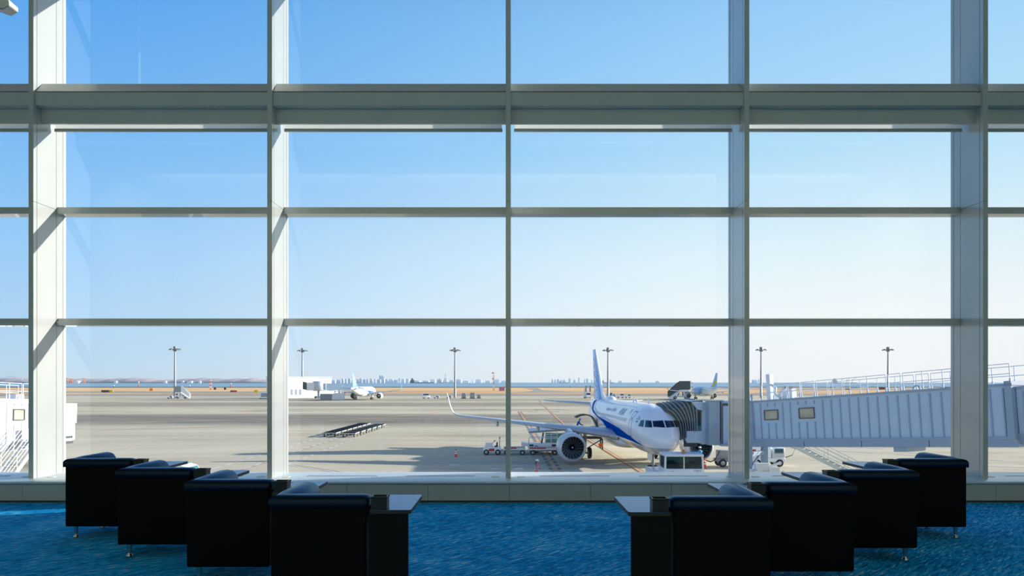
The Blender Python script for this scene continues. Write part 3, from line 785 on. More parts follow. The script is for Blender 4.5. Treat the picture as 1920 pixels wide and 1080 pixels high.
def airliner(label, loc, rz, style, fine, winglet='tall'):
    t = thing('airliner', label, 'aircraft', loc, rz)
    n = 64 if fine else 28
    xs = [0, .03, .08, .15, .25, .4, .6, .8, 1.0, 1.3, 1.6, 2.0, 2.5, 3, 3.6, 4.3, 5, 6, 7] + frange(8, 25, 17) + frange(26, 37, 22) + [37.4, 37.57]
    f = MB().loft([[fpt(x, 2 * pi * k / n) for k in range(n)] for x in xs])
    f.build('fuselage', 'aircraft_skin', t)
    # belly fairing where the wings meet the body
    rings = []
    for x, w, zt, zb in ((10.6, .5, 2.3, 1.76), (12.0, 1.55, 2.6, 1.56), (14, 1.95, 2.9, 1.42), (17, 2.02, 3.0, 1.40), (19.5, 1.85, 2.8, 1.46), (21.8, 1.2, 2.4, 1.62), (23.2, .4, 2.1, 1.76)):
        rings.append([Vector((w * sin(a) * (abs(sin(a)) ** -.35 if abs(sin(a)) > 1e-3 else 1), x, (zt + zb) / 2 + (zt - zb) / 2 * cos(a))) for a in [2 * pi * k / 24 for k in range(24)]])
    MB().loft(rings).build('belly_fairing', 'aircraft_white', t)
    # wings
    for sg in (1, -1):
        w = MB()
        secs = [(1.6, 11.9, 6.6, 2.55, 1.15, 0), (2.6, 12.45, 6.0, 2.72, 1.1, 0), (6.3, 14.5, 3.95, 3.18, 1.0, 0), (11.5, 17.2, 2.75, 3.72, .95, 0), (16.2, 19.6, 1.72, 4.2, .9, .05)]
        if winglet == 'tall':
            secs += [(16.75, 19.95, 1.55, 4.29, .85, .3), (17.15, 20.35, 1.4, 4.52, .8, .8), (17.4, 20.8, 1.22, 4.95, .75, 1.25), (17.6, 21.4, .98, 5.6, .75, 1.36), (17.85, 22.3, .5, 6.55, .75, 1.4)]
        else:
            secs += [(16.9, 20.0, 1.5, 4.3, .85, .25), (17.4, 20.35, 1.36, 4.55, .8, .8), (17.75, 20.9, 1.1, 5.1, .75, 1.2), (18.0, 21.6, .8, 5.9, .75, 1.3), (18.2, 22.4, .5, 6.8, .75, 1.35)]
        wing_loft(w, secs, sg)
        wo = w.build('wing', 'wing_grey', t)
        if fine or winglet != 'tall':
            k0 = 5
            tip = MB(); wing_loft(tip, [(y, xl - .01, c * 1.02, z, th * 1.06, ca) for y, xl, c, z, th, ca in secs[k0 + 1:]], sg)
            tip.build('winglet', {'blue': 'aircraft_white', 'blue_far': 'livery_light', 'sky': 'livery_yellow'}[style], wo)
        sl = MB()
        for (y0, x0, z0), (y1, x1, z1) in (((2.4, 12.32, 2.68), (6.2, 14.42, 3.16)), ((6.4, 14.53, 3.19), (16.1, 19.53, 4.18))):
            sl.tube([(-sg * y0, x0, z0), (-sg * y1, x1, z1)], .07, 6)
        sl.build('slat_edge', 'wing_metal', wo)
        for y, x, z, L in ((3.9, 17.4, 2.72, 2.4), (8.6, 17.6, 3.16, 2.2), (12.6, 19.2, 3.58, 1.9)):
            fa = MB(); rings = []
            for q, r in ((0, .03), (.2, .17), (.5, .22), (.8, .16), (1, .03)):
                rings.append([Vector((-sg * y + r * .8 * sin(a), x + (q - .5) * L, z - .12 + r * 1.3 * cos(a))) for a in [2 * pi * k / 12 for k in range(12)]])
            fa.loft(rings).build('flap_fairing', 'wing_grey', wo)
        tp = MB(); wing_loft(tp, [(.3, 31.4, 4.0, 4.95, .9, 0), (2.0, 32.6, 3.0, 5.12, .9, 0), (6.0, 35.3, 1.35, 5.42, .85, 0), (6.25, 35.6, .9, 5.45, .6, 0)], sg)
        tp.build('tailplane', 'wing_grey' if style != 'sky' else 'wing_grey', t)
        make_engine(t, sg, 10.9, 5.95, 1.66, fine)
        gear(t, 'main_gear', -sg * 3.8, 17.7, 2.6, .58, .44)
    MB().bar((-4.1, 17.7, .9), (-4.25, 17.7, 2.6), .05, 1.3).bar((4.1, 17.7, .9), (4.25, 17.7, 2.6), .05, 1.3).build('gear_door', 'aircraft_white', t)
    gear(t, 'nose_gear', 0, 5.07, 2.2, .38, .25)
    MB().box(-.5, -.46, 3.4, 4.9, 1.25, 2.1).box(.46, .5, 3.4, 4.9, 1.25, 2.1).build('nose_gear_door', 'aircraft_white', t)
    # fin
    def finpoly(u, v):    # v 0..1 root to tip, u 0..1 chord
        le, te = 28.6 + (34.2 - 28.6) * v, 35.1 + (36.3 - 35.1) * v
        return le + (te - le) * u, 5.45 + (11.76 - 5.45) * v
    rings = []
    for v in frange(0, 1, 10):
        le, z = finpoly(0, v); te, _ = finpoly(1, v); c = te - le; th = .86 - .25 * v
        rings.append([Vector((tk * c * th * (1 if i < 8 else 1), le + u * c, z)) for i, (u, tk) in enumerate([(a, b) for a, b in AF[:8]] + [(a, -b) for a, b in reversed(AF[:7])])])
    fin = MB().loft(rings).build('fin', {'blue': 'livery_light', 'blue_far': 'livery_light', 'sky': 'livery_sky'}[style], t)
    MB().prism([(25.6, 5.75), (27.4, 6.02), (28.9, 6.6), (29.8, 7.4), (30.4, 5.3), (27, 5.4)], -.12, .12, 'x').build('fin_fillet', 'aircraft_white' if style != 'blue_far' else 'livery_light', t)
    MB().tube([(0, finpoly(0, 0)[0] - .03, 5.5), (0, finpoly(0, 1)[0] - .03, 11.7)], [.2, .09], 10).build('fin_edge', 'aircraft_white', fin)
    def on_fin(sg, u0, v0):
        def f_(a, b):     # lettering climbing the fin: a runs up the fin, b runs towards the leading edge
            vv = v0 + a; u = u0 - sg * b * 1.0 if False else u0 + b
            y, z = finpoly(u, vv); c = 6.3 - 4.2 * vv
            uu = min(max(u, 0), 1)
            hh = 0
            for (ua, ta), (ub, tb) in zip(AF[:8], AF[1:8]):
                if ub <= uu <= ua: hh = tb + (ta - tb) * (uu - ub) / (ua - ub + 1e-9); break
            return Vector((-sg * (hh * (6.5 - 4.4 * vv) * (.86 - .25 * vv) + .035), y, z))
        return f_
    if style in ('blue', 'blue_far'):
        for sg in (1, -1):
            base = on_fin(sg, .48, .14)
            lettering('fin_lettering', 'ANA', .34, lambda u, v, b=base: b(u * .98, (.12 - v) * 2.5), 'letter_white', fin, cut=.1)
            sw = MB(); bs = on_fin(sg, 0, 0)
            rows = [[bs(v, uu) + Vector((-sg * -.012, 0, 0)) for uu in frange(.02, .02 + .25 * (1 - .3 * v), 3)] for v in frange(.02, .98, 12)]
            if style == 'blue_far': sw.loft(rows, False, False).build('fin_stripe', 'livery_dark', fin)
    else:
        for sg in (1, -1):
            bs = on_fin(sg, 0, 0); sw = MB()
            rows = [[bs(v, uu) for uu in frange(max(.06, .30 + .5 * (v - .1)), min(.96, .55 + 1.1 * v), 4)] for v in frange(.05, .52, 10)]
            sw.loft(rows, False, False).build('fin_swoosh', 'livery_yellow', fin)
    # livery on the body
    if style in ('blue', 'blue_far'):
        zl = lerp_tab([(2.6, 2.54), (5.3, 2.74), (9, 2.74), (13, 2.78), (16, 3.2), (18, 3.72), (21, 4.02), (25, 4.45), (28, 5.2), (29.5, 5.55)])
        zh = lerp_tab([(2.6, 2.56), (5.3, 3.12), (9, 3.5), (13, 3.75), (17, 3.95), (21, 4.15), (25, 4.7), (28, 5.6), (29.5, 5.72)])
        for sg in (1, -1):
            xs_ = frange(2.6, 29.4, 60)
            patch(MB(), xs_, lambda x: ang_of(x, zh(x)), lambda x: ang_of(x, zl(x)), .012, 5, sg).build('cheat_line', 'livery_dark', t)
            patch(MB(), frange(9, 29.6, 46), lambda x: ang_of(x, zh(x) + .34 * min(1, (x - 9) / 8)), lambda x: ang_of(x, zh(x) + .1), .012, 3, sg).build('cheat_line', 'livery_light', t)
    else:
        for a, b, m_, in ((17.5, 19.6, 'livery_light'), (9.0, 17.5, 'livery_sky'), (19.7, 21.2, 'livery_yellow')):
            MB().loft([[fpt(x + .8 * cos(2 * pi * k / 40), 2 * pi * k / 40, .012) for k in range(40)] for x in frange(a, b, 8)], False).build('body_band', m_, t)
        for sg in (1, -1):
            lettering('body_lettering', 'AIRDO', 2.1, lambda u, v, s=sg: fpt((14.6 - u) if s > 0 else (9.4 + u), s * (radians(100) - v / 2.03), .02), 'letter_white', t)
    # cockpit glazing
    def quad(x0a, x0b, x1a, x1b, a0, a1, sg):
        rows = [[fpt(x0a + (x0b - x0a) * j / 5 + ((x1a + (x1b - x1a) * j / 5) - (x0a + (x0b - x0a) * j / 5)) * i / 6, sg * (a0(i / 6, j / 5) if callable(a0) else a0 + (a1 - a0) * j / 5), .014) for j in range(6)] for i in range(7)]
        return MB().loft(rows, False, False)
    for sg in (1, -1):
        def win(pts):
            """four corners as (side, height) in the front view, pushed onto the nose skin"""
            rows = []
            for i in range(7):
                row = []
                for j in range(6):
                    u, v = i / 6, j / 5
                    sx = (pts[0][0] * (1 - u) + pts[1][0] * u) * (1 - v) + (pts[3][0] * (1 - u) + pts[2][0] * u) * v
                    zz = (pts[0][1] * (1 - u) + pts[1][1] * u) * (1 - v) + (pts[3][1] * (1 - u) + pts[2][1] * u) * v
                    lo, hi = .02, 7.0                                   # smallest station whose section holds the point
                    for _ in range(34):
                        md = (lo + hi) / 2; w, h, zc = fus(md)
                        if (sx / w) ** 2 + ((zz - zc) / h) ** 2 < 1: hi = md
                        else: lo = md
                    w, h, zc = fus(hi); a = atan2(sx / w, (zz - zc) / h)
                    row.append(fpt(hi, sg * a, .016))
                rows.append(row)
            return MB().loft(rows, False, False)
        for pts in (((.05, 4.12), (.86, 4.16), (.80, 4.60), (.05, 4.66)), ((.94, 4.11), (1.36, 4.10), (1.20, 4.63), (.87, 4.62)), ((1.43, 4.10), (1.66, 4.13), (1.44, 4.61), (1.27, 4.63))):
            win(pts).build('cockpit_window', 'cockpit_glass', t)
        # doors: thin outlines let into the skin
        def outline(x0, x1, z0, z1, m_, nm, w=.045):
            mb = MB()
            A0 = lambda x: ang_of(x, z1)
            for xa, xb, za, zb in ((x0, x1, z1 - w, z1), (x0, x1, z0, z0 + w), (x0, x0 + w, z0, z1), (x1 - w, x1, z0, z1)):
                patch(mb, frange(xa, xb, 3), lambda x, q=zb: ang_of(x, q), lambda x, q=za: ang_of(x, q), .014, 10, sg)
            mb.build(nm, m_, t)
        if fine:
            outline(4.85, 5.67, 3.15, 5.25, 'outline_blue', 'cabin_door'); outline(29.3, 30.0, 3.9, 5.3, 'outline_blue', 'cabin_door')
            patch(MB(), frange(5.1, 5.4, 2), lambda x: ang_of(x, 4.75), lambda x: ang_of(x, 4.5), .016, 3, sg).build('door_window', 'cabin_window', t)
        if sg > 0 or not fine:
            proto = None
            for i in range(30 if fine else 22):
                x = 7.0 + i * .53 if fine else 7.0 + i * .95
                if fine and i in (14, 16): pass
                if proto is None:
                    mb = MB(); patch(mb, frange(7.0, 7.24, 3), lambda x: ang_of(8, 4.58), lambda x: ang_of(8, 4.3), .016, 4, sg)
                    proto = mb.build('cabin_window', 'cabin_window', t); first = proto
                else:
                    c = first.copy(); COL.objects.link(c); c.location.y = x - 7.0
                    c.parent = t
    if fine:
        side = lambda x0, z0: (lambda u, v: fpt(x0 - u, ang_of(x0, z0) - v / 2.03, .016))
        lettering('body_lettering', 'ANA', 1.15, side(11.2, 4.72), 'letter_blue', t, .25, cut=.25)
        lettering('body_lettering', 'Inspiration of JAPAN', .58, side(17.9, 4.9), 'letter_blue', t, cut=.25)
        fl = MB(); patch(fl, frange(6.55, 7.1, 3), lambda x: ang_of(8, 5.38), lambda x: ang_of(8, 5.02), .016, 4); fl.build('flag_patch', 'letter_white', t)
        dd = MB(); c0 = (6.82, 5.2)
        dd.add([fpt(c0[0] + .11 * cos(a), ang_of(8, c0[1]) - .11 * sin(a) / 2.03, .02) for a in [2 * pi * k / 16 for k in range(16)]], [tuple(range(16))]); dd.build('flag_disc', 'letter_red', t)
        # small star ring emblem behind the cockpit
        em = MB()
        for k in range(5):
            a = 2 * pi * k / 5 + .3; cx, cz = 3.75 + .2 * cos(a), 4.62 + .2 * sin(a)
            em.add([fpt(cx + .075 * cos(b), ang_of(cx, cz + .075 * sin(b)), .02) for b in [2 * pi * j / 8 for j in range(8)]], [tuple(range(8))])
        em.build('emblem', 'letter_blue', t)
        # service panels low on the nose
        pn = MB(); patch(pn, frange(3.0, 3.16, 2), lambda x: ang_of(x, 2.95), lambda x: ang_of(x, 2.72), .014, 2); pn.build('service_panel', 'cabin_window', t)
        # crown line, blade aerials and the radome in front of the fin
        MB().tube([fpt(x, radians(32), .0) for x in frange(6.5, 27, 30)], .012, 4).build('crown_seam', 'outline_blue', t)
        MB().prism([(6.2, 5.8), (6.55, 6.35), (6.7, 6.35), (6.8, 5.8)], -.02, .02, 'x').build('aerial', 'aircraft_white', t)
        MB().prism([(12.2, 5.8), (12.5, 6.25), (12.65, 6.25), (12.8, 5.8)], -.02, .02, 'x').build('aerial', 'aircraft_white', t)
        rd = MB(); rings = []
        for q, hw, ht in ((0, .1, .05), (.08, .36, .24), (.25, .5, .40), (.6, .54, .42), (.85, .48, .32), (1, .2, .08)):
            rings.append([Vector((hw * cos(a), 22.6 + q * 3.4, 5.78 + max(0, ht * (max(sin(a), -.2) ** 1)) ** 1)) for a in [2 * pi * k / 20 for k in range(20)]])
        rd.loft(rings).build('radome', 'aircraft_white', t)
        MB().tube([(-.1, 10.6, 5.86), (-.1, 10.9, 6.02), (-.1, 11.7, 6.02), (-.1, 12.0, 5.86)], .12, 8).build('low_radome', 'aircraft_white', t)
        # open aft cargo door on the right side
        cd_ = MB(); rings = []
        for yy, zz in ((1.86, 3.1), (2.1, 3.5), (2.35, 3.92), (2.7, 4.12), (3.2, 4.2), (3.7, 4.12), (4.15, 3.92)):
            rings.append([Vector((-yy, x, zz)) for x in (21.3, 23.1)] + [Vector((-yy - .03, x, zz + .12)) for x in (23.1, 21.3)])
        cd_.loft(rings).build('cargo_door', 'gear_dark', t)
        hd = MB(); patch(hd, frange(21.3, 23.1, 6), lambda x: ang_of(x, 3.2), lambda x: ang_of(x, 1.95), .01, 8); hd.build('cargo_opening', 'duct_dark', t)
    return t
AX, AY, ATH = 12.42, 57.8, .049
airliner('white and blue airliner parked nose-on at the grey boarding bridge', (AX, AY, GZ), ATH, 'blue', True)
# the two airliners far across the apron, seen from behind
airliner('distant white airliner with a blue tail fin and blue stripe, beside the white building', (-62.9, 349.6, GZ), pi - .077, 'blue_far', False, 'curved')
airliner('distant airliner with pale blue and yellow tail, beside covered boarding stairs', (87.7, 355.7, GZ), pi + .05, 'sky', False, 'curved')
# ------------------------------------------------------------------ boarding bridges
def frame_of(a, b, n_side):
    """local frame of a sloping tunnel: l along it, w out of the visible side, h up (square to the slope)"""
    a, b = Vector(a), Vector(b); u = (b - a).normalized(); L = (b - a).length
    h = Vector((0, 0, 1)); h = (h - u * h.dot(u)).normalized(); w = u.cross(h)
    if w.dot(Vector(n_side)) < 0: w = -w
    M = Matrix((u, w, h)).transposed().to_4x4(); M.translation = a
    return M, L
def tunnel(t, M, L, H, wid, paint, trim, wins, rib=.69, rail=True, rail_m='rail_grey', gaps=(), l0=0.0):
    """corrugated tunnel with its floor beam, windows, roof edge and railing, all parts of bridge t"""
    inv = Matrix.Translation(-t.location)
    M = inv @ M
    b = MB().box(l0, L, -wid, 0, 0, H, M)
    l = l0 + .35; b.m(1)  # ribs take the darker trim colour to paint their shade
    while l < L - .15:
        inw = [w for w in wins if w[0] - .2 < l < w[1] + .2]
        spans = [(.12, H - .14)] if not inw else [(.12, inw[0][2] - .3), (inw[0][3] + .3, H - .14)]
        for z0, z1 in spans:
            b.prism([(l - .06, 0), (l - .03, .07), (l + .03, .07), (l + .06, 0)], z0, z1, 'z', M)
        l += rib
    b.build('tunnel', [paint, trim], t)
    e = MB().box(l0 - .05, L + .05, -wid - .08, .10, H, H + .12, M); e.box(l0 - .05, L + .05, -wid - .04, .09, -.06, .08, M)
    e.build('roof_edge', trim, t)
    fb = MB().box(l0 - .1, L + .1, -wid + .1, .04, -.48, -.06, M)
    fb.m(1)
    for q in frange(l0 + .3, L - .3, 4)[1:-1]: fb.box(q - .02, q + .02, .041, .05, -.47, -.07, M)
    fb.build('floor_beam', [trim, 'bridge_dark'], t)
    for w0, w1, z0, z1 in wins:
        f = MB()
        for q in ((w0 - .07, w1 + .07, z0 - .07, z0), (w0 - .07, w1 + .07, z1, z1 + .07), (w0 - .07, w0, z0, z1), (w1, w1 + .07, z0, z1)):
            f.box(q[0], q[1], -.02, .07, q[2], q[3], M)
        fo = f.build('window', 'window_frame', t)
        MB().box(w0, w1, .004, .02, z0, z1, M).build('pane', 'window_view', fo)
    if rail:
        for side, wv in (('near', -.05), ('far', -wid + .05)):
            r = MB(); segs = []; a = l0
            for g in list(gaps) + [L]:
                segs.append((a, g - .08)); a = g + .08
            for s0, s1 in segs:
                if s1 - s0 < .3: continue
                n = max(1, round((s1 - s0) / 1.3))
                for q in frange(s0, s1, n): r.cyl(M @ Vector((q, wv, H + .1)), M @ Vector((q, wv, H + 1.2)), .024, None, 6); r.box(q - .05, q + .05, wv - .03, wv + .03, H + .1, H + .4, M)
                for hh in (.65, 1.2): r.cyl(M @ Vector((s0, wv, H + hh)), M @ Vector((s1, wv, H + hh)), .024, None, 6)
            r.build('roof_railing', rail_m, t)
def stair(t, top, bot, wid_dir, wid, m, n=11):
    """open service stair from top to bottom with stringers, treads and handrails"""
    o = -Vector(t.location); top, bot, wd = Vector(top) + o, Vector(bot) + o, Vector(wid_dir).normalized() * wid
    s = MB()
    for k in (0, 1): s.bar(top + wd * k, bot + wd * k, .06, .26)
    for i in range(n):
        p = top.lerp(bot, (i + .5) / n); q = p + wd
        d = (bot - top); d.z = 0; d = d.normalized() * .13
        s.add([p - d, p + d, q + d, q - d] + [v + Vector((0, 0, .04)) for v in (p - d, p + d, q + d, q - d)], [(0, 1, 2, 3), (4, 5, 6, 7), (0, 1, 5, 4), (2, 3, 7, 6), (1, 2, 6, 5), (3, 0, 4, 7)])
    so = s.build('stair', m, t)
    for k in (0, 1):
        r = MB()
        for hh in (.5, .8, 1.1): r.cyl(top + wd * k + Vector((0, 0, hh)), bot + wd * k + Vector((0, 0, hh)), .025, None, 6)
        for q in frange(0, 1, 4):
            p = top.lerp(bot, q) + wd * k; r.cyl(p, p + Vector((0, 0, 1.1)), .025, None, 6)
        r.build('handrail', m, so)
    return so

# --- grey bridge at the near airliner
A, B = Vector((18.6, 57.0, -2.81)), Vector((27.6, 40.6, -1.415))
t = thing('boarding_bridge', 'long ribbed grey boarding bridge docked to the near airliner', 'boarding bridge', (19.5, 58.5, GZ))
M, L = frame_of(A, B, (-.877, -.481, 0))
tunnel(t, M, L, 2.9, 3.0, 'bridge_paint', 'bridge_trim', [(1.44, 2.62, 1.58, 2.2), (4.6, 5.8, 1.58, 2.22)], .69, True, 'rail_white', (4.75, 6.0, 11.4, 12.4))
C = B + (B - A).normalized() * 12
M2, L2 = frame_of(B + Vector((.25, .14, .16)), C + Vector((.25, .14, .2)), (-.877, -.481, 0))
tunnel(t, M2, L2, 2.55, 2.5, 'bridge_paint', 'bridge_trim', [], .69, False, l0=.05)
IV = Matrix.Translation(-t.location)
eq = MB().box(L - .35, L + .02, -3.05, .1, 0, 3.15, IV @ M); eq.box(.0, .3, -3.05, .1, -.1, 3.05, IV @ M)
eq.build('end_frame', 'bridge_trim', t)
ob = MB()                                                        # mast and boxes on the roof
ob.box(.9, 1.25, -1.3, -.9, 3.0, 5.0, IV @ M); ob.tube([(IV @ M) @ Vector(q) for q in ((1.25, -1.0, 4.2), (1.7, -1.0, 3.9), (1.6, -1.0, 3.5), (2.1, -1.0, 3.1))], .09, 8)
ob.box(2.0, 2.6, -1.9, -1.3, 3.0, 3.6, IV @ M); ob.box(3.0, 3.25, -1.4, -.9, 3.0, 3.75, IV @ M)
ob.build('roof_mast', 'rail_white', t)
bx = MB()
for q in (13.1, 15.6): bx.tube([(IV @ M) @ Vector((q + a, -.4, 3.0 + h)) for a, h in ((-.25, 0), (-.2, .2), (0, .3), (.2, .2), (.25, 0))], .04, 6)
bx.box(11.5, 12.4, -2, -.1, -.78, -.48, IV @ M)
bx.build('roof_lug', 'rail_grey', t)
# rotating cab
def loc(v): return Vector(v) - Vector(t.location)
cab = MB()
zb, zt = -3.36, .12
def cbox(x0, x1, y0, y1, z0, z1, mb=None): 
    (mb or cab).box(*(q - o for q, o in zip((x0, x1, y0, y1, z0, z1), (t.location.x, t.location.x, t.location.y, t.location.y, t.location.z, t.location.z))))
pl = [(16.9, 59.2), (19.5, 58.0), (20.8, 60.0), (20.2, 63.5), (16.9, 64.2)]
cab.prism([(p[0] - t.location.x, p[1] - t.location.y) for p in pl], zb - t.location.z, zt - t.location.z, 'z')
cbox(15.62, 16.95, 60.2, 64.2, zb + .0, zt - .08)
cab.build('cab', 'bridge_paint', t)
fp = MB(); cbox(15.9, 16.75, 59.1, 60.2, zb + .02, zt + .02, fp); cbox(15.75, 17.05, 59.0, 60.2, zt + .02, zt + .1, fp); cbox(16.75, 19.0, 58.5, 59.2, zb - .02, zb + .16, fp)
cbox(18.1, 19.3, 59.0, 61.5, zt, zt + .55, fp)
fp.build('cab_post', 'bridge_trim', t)
dr = MB()
Md = IV @ Matrix.Translation((16.98, 59.1, zb + .14)) @ Matrix.Rotation(radians(-24.8), 4, 'Z')
for z0, z1 in ((0, 3.0),):
    dr.box(.02, 1.5, -.05, -.0, z0, z1, Md)
    for q in frange(.05, 1.47, 14): dr.box(q - .012, q + .012, -.06, -.05, .1, 2.95, Md)
d_ = dr.build('shutter_door', 'bridge_paint', t)
f2 = MB().box(-.06, 1.7, -.09, .0, 3.02, 3.2, Md); f2.box(-.06, .02, -.08, .0, 0, 3.02, Md); f2.build('door_head', 'bridge_dark', d_)
w_ = MB().box(.36, 1.28, -.075, -.06, 1.02, 1.5, Md); w_.build('door_window', 'window_view', d_)
sl = MB(); cbox(15.6, 15.63, 60.6, 61.5, -1.9, -.75, sl); sl.build('slit_window', 'bridge_dark', t)
fl = MB(); cbox(14.35, 15.65, 60.3, 64.0, -3.1, -2.86, fl); cbox(14.42, 15.62, 60.28, 60.5, -3.25, -2.3, fl); fl.build('cab_floor', 'bridge_paint', t)
hd = MB(); hd.prism([(14.7 - t.location.x, .12 - t.location.z), (15.66 - t.location.x, .2 - t.location.z), (15.66 - t.location.x, -.62 - t.location.z), (15.25 - t.location.x, -.55 - t.location.z)], 60.1 - t.location.y, 60.4 - t.location.y, 'y'); cbox(14.4, 15.66, 60.1, 64.2, .1, .2, hd); hd.build('canopy_head', 'bridge_paint', t)
# folded bellows reaching over the cabin door
MA = Matrix.Translation((AX, AY, GZ)) @ Matrix.Rotation(ATH, 4, 'Z')
con = [MA @ fpt(3.1, -radians(a), .06) for a in frange(108, 20, 12)] + [MA @ fpt(x, -radians(20), .06) for x in frange(3.5, 6.2, 5)] + [MA @ fpt(6.5, -radians(a), .06) for a in frange(20, 108, 12)]
fr_ = [Vector((15.3, 60.35, -2.25 + 2.3 * i / 12)) for i in range(13)] + [Vector((15.3, 60.35 + 3.4 * (i + 1) / 6, .12)) for i in range(6)] + [Vector((15.3, 63.8, .08 - 2.35 * i / 12)) for i in range(13)]
rings = []; NB = 16
cen = Vector((14.6, 62, -1.6))
for k in range(NB + 1):
    s = k / NB; ring = []
    for p, q in zip(con, fr_):
        v = p.lerp(q, s)
        if 0 < k < NB:
            o_ = (v - cen); o_.x = 0; v = v + o_.normalized() * (.13 if k % 2 else -.04)
        ring.append(v - Vector(t.location))
    rings.append(ring)
MB().loft(rings, False, False, False).build('bellows', 'bellows', t)
for k in range(1, NB, 2): MB().tube([v + Vector((0, -.03, .03)) for v in rings[k]], .06, 6).build('bellows_fold_light', 'bellows_fold_light', t)  # pale tubes added along the outer folds so their light and shade shows
bs = MB(); bs.tube([loc(p + Vector((0, -.06, .02))) for p in con], .11, 8); bs.build('bellows_bumper', 'bellows', t)
bk = MB(); cbox(14.3, 15.4, 60.7, 60.9, -3.6, -2.3, bk); bk.build('bellows_skirt', 'bridge_dark', t)
# undercarriage below the cab end
uc = MB()
for x, y in ((18.55, 57.6), (20.3, 59.2)):
    cbox(x - .22, x + .22, y - .2, y + .2, GZ + .9, -3.25, uc)
uc.bar(loc((18.6, 57.6, -3.9)), loc((20.3, 59.2, -3.9)), .3, .3); uc.bar(loc((18.8, 57.8, -5.0)), loc((20.2, 59.0, -3.5)), .12)
uc.build('lift_column', 'bridge_trim', t)
bg_ = MB(); cbox(18.2, 20.8, 57.2, 59.6, GZ + .75, GZ + 1.05, bg_); cbox(18.9, 19.9, 57.0, 57.5, GZ + 1.0, GZ + 1.5, bg_); bg_.bar(loc((18.7, 57.0, GZ + .8)), loc((20.9, 57.4, GZ + 1.5)), .16); bg_.bar(loc((19.2, 56.8, GZ + .3)), loc((21.0, 56.9, GZ + .9)), .14)
cbox(19.9, 20.7, 56.9, 57.2, GZ + .25, GZ + 1.2, bg_)
bg_.build('drive_frame', 'rail_white', t)
for x, y in ((18.75, 58.3), (20.4, 58.6)):
    Mw = Matrix.Translation(loc((x, y, GZ + .52))) @ Matrix.Rotation(radians(70), 4, 'Z') @ Matrix.Rotation(pi / 2, 4, 'X')
    wh = MB().lathe([(.12, -.2), (.3, -.22), (.48, -.2), (.52, 0), (.48, .2), (.3, .22), (.12, .2)], 20, Mw, True); wh.build('wheel', 'tyre', t)
stair(t, (22.4, 60.3, -3.2), (27.1, 56.6, GZ + .1), (.62, .78, 0), 1.0, 'galvanised', 13)
ub = MB(); cbox(20.9, 22.4, 59.2, 60.4, -3.5, -3.25, ub); ub.build('stair_landing', 'bridge_trim', t)
gh = MB(); gh.tube([loc(v) for v in ((21.9, 58.8, -3.3), (22.6, 58.8, -3.6), (22.4, 58.9, -4.1), (21.9, 59, -4.3))], .03, 6); gh.build('cable', 'rubber_hose', t)

# --- white bridge seen along its length at the left
t = thing('boarding_bridge', 'white sunlit boarding bridge at the left edge with a slim outside stair', 'boarding bridge', (-35.0, 50, GZ))
A, B = Vector((-33.75, 57.2, -2.75)), Vector((-33.15, 34.0, -1.9))
M, L = frame_of(A, B, (1, 0, 0)); IV = Matrix.Translation(-t.location)
tunnel(t, M, L, 2.9, 3.0, 'bridge_white', 'bridge_white_trim', [(5.5, 6.62, 1.62, 2.27)], .8, True, 'rail_white', (5.6,), 1.4)
cb = MB(); cb.box(-.3, 1.4, -3.3, .16, -.1, 2.75, IV @ M); cb.build('cab', 'bridge_white', t)
cb = MB(); cb.box(-.42, 1.1, .1, .3, -.02, 1.25, IV @ M); cb.box(-.42, 1.1, .1, .42, 1.28, 2.78, IV @ M); cb.build('cab_hood', 'bridge_white', t)
dk = MB(); dk.box(-.1, .85, .3, .32, .12, .3, IV @ M); dk.box(-.4, 1.3, -3, .2, -.3, -.12, IV @ M); dk.build('cab_vent', 'bridge_dark', t)
ms = MB(); ms.box(7.6, 7.95, -1.2, -.8, 3.0, 4.9, IV @ M); ms.box(5.0, 5.9, -.9, -.3, 3.0, 3.35, IV @ M); ms.build('roof_mast', 'rail_white', t)
stair(t, (-32.7, 50.6, -2.24), (-32.4, 45.3, GZ + .1), (1, 0, 0), 1.0, 'rail_white', 13)
lg = MB(); o = t.location
for yy in (50.5, 55): lg.box(-34.9 - o.x, -34.5 - o.x, yy - .2 - o.y, yy + .2 - o.y, 0, 3.0)
lg.box(-36.2 - o.x, -33.2 - o.x, 54.6 - o.y, 55.4 - o.y, .5, .9); lg.build('lift_column', 'bridge_white_trim', t)
for xx in (-36.0, -33.4):
    Mw = Matrix.Translation(Vector((xx, 55, GZ + .5)) - o) @ Matrix.Rotation(pi / 2, 4, 'Y'); MB().lathe([(.1, -.2), (.45, -.2), (.5, 0), (.45, .2), (.1, .2)], 18, Mw, True).build('wheel', 'tyre', t)
sp = MB(); sp.box(-33.3 - o.x, -31.6 - o.x, 50.6 - o.y, 52.6 - o.y, 3.66, 3.82); sp.box(-33.25 - o.x, -33.2 - o.x, 51.0 - o.y, 52.2 - o.y, 3.82, 4.5); sp.build('stair_landing', 'bridge_white_trim', t)

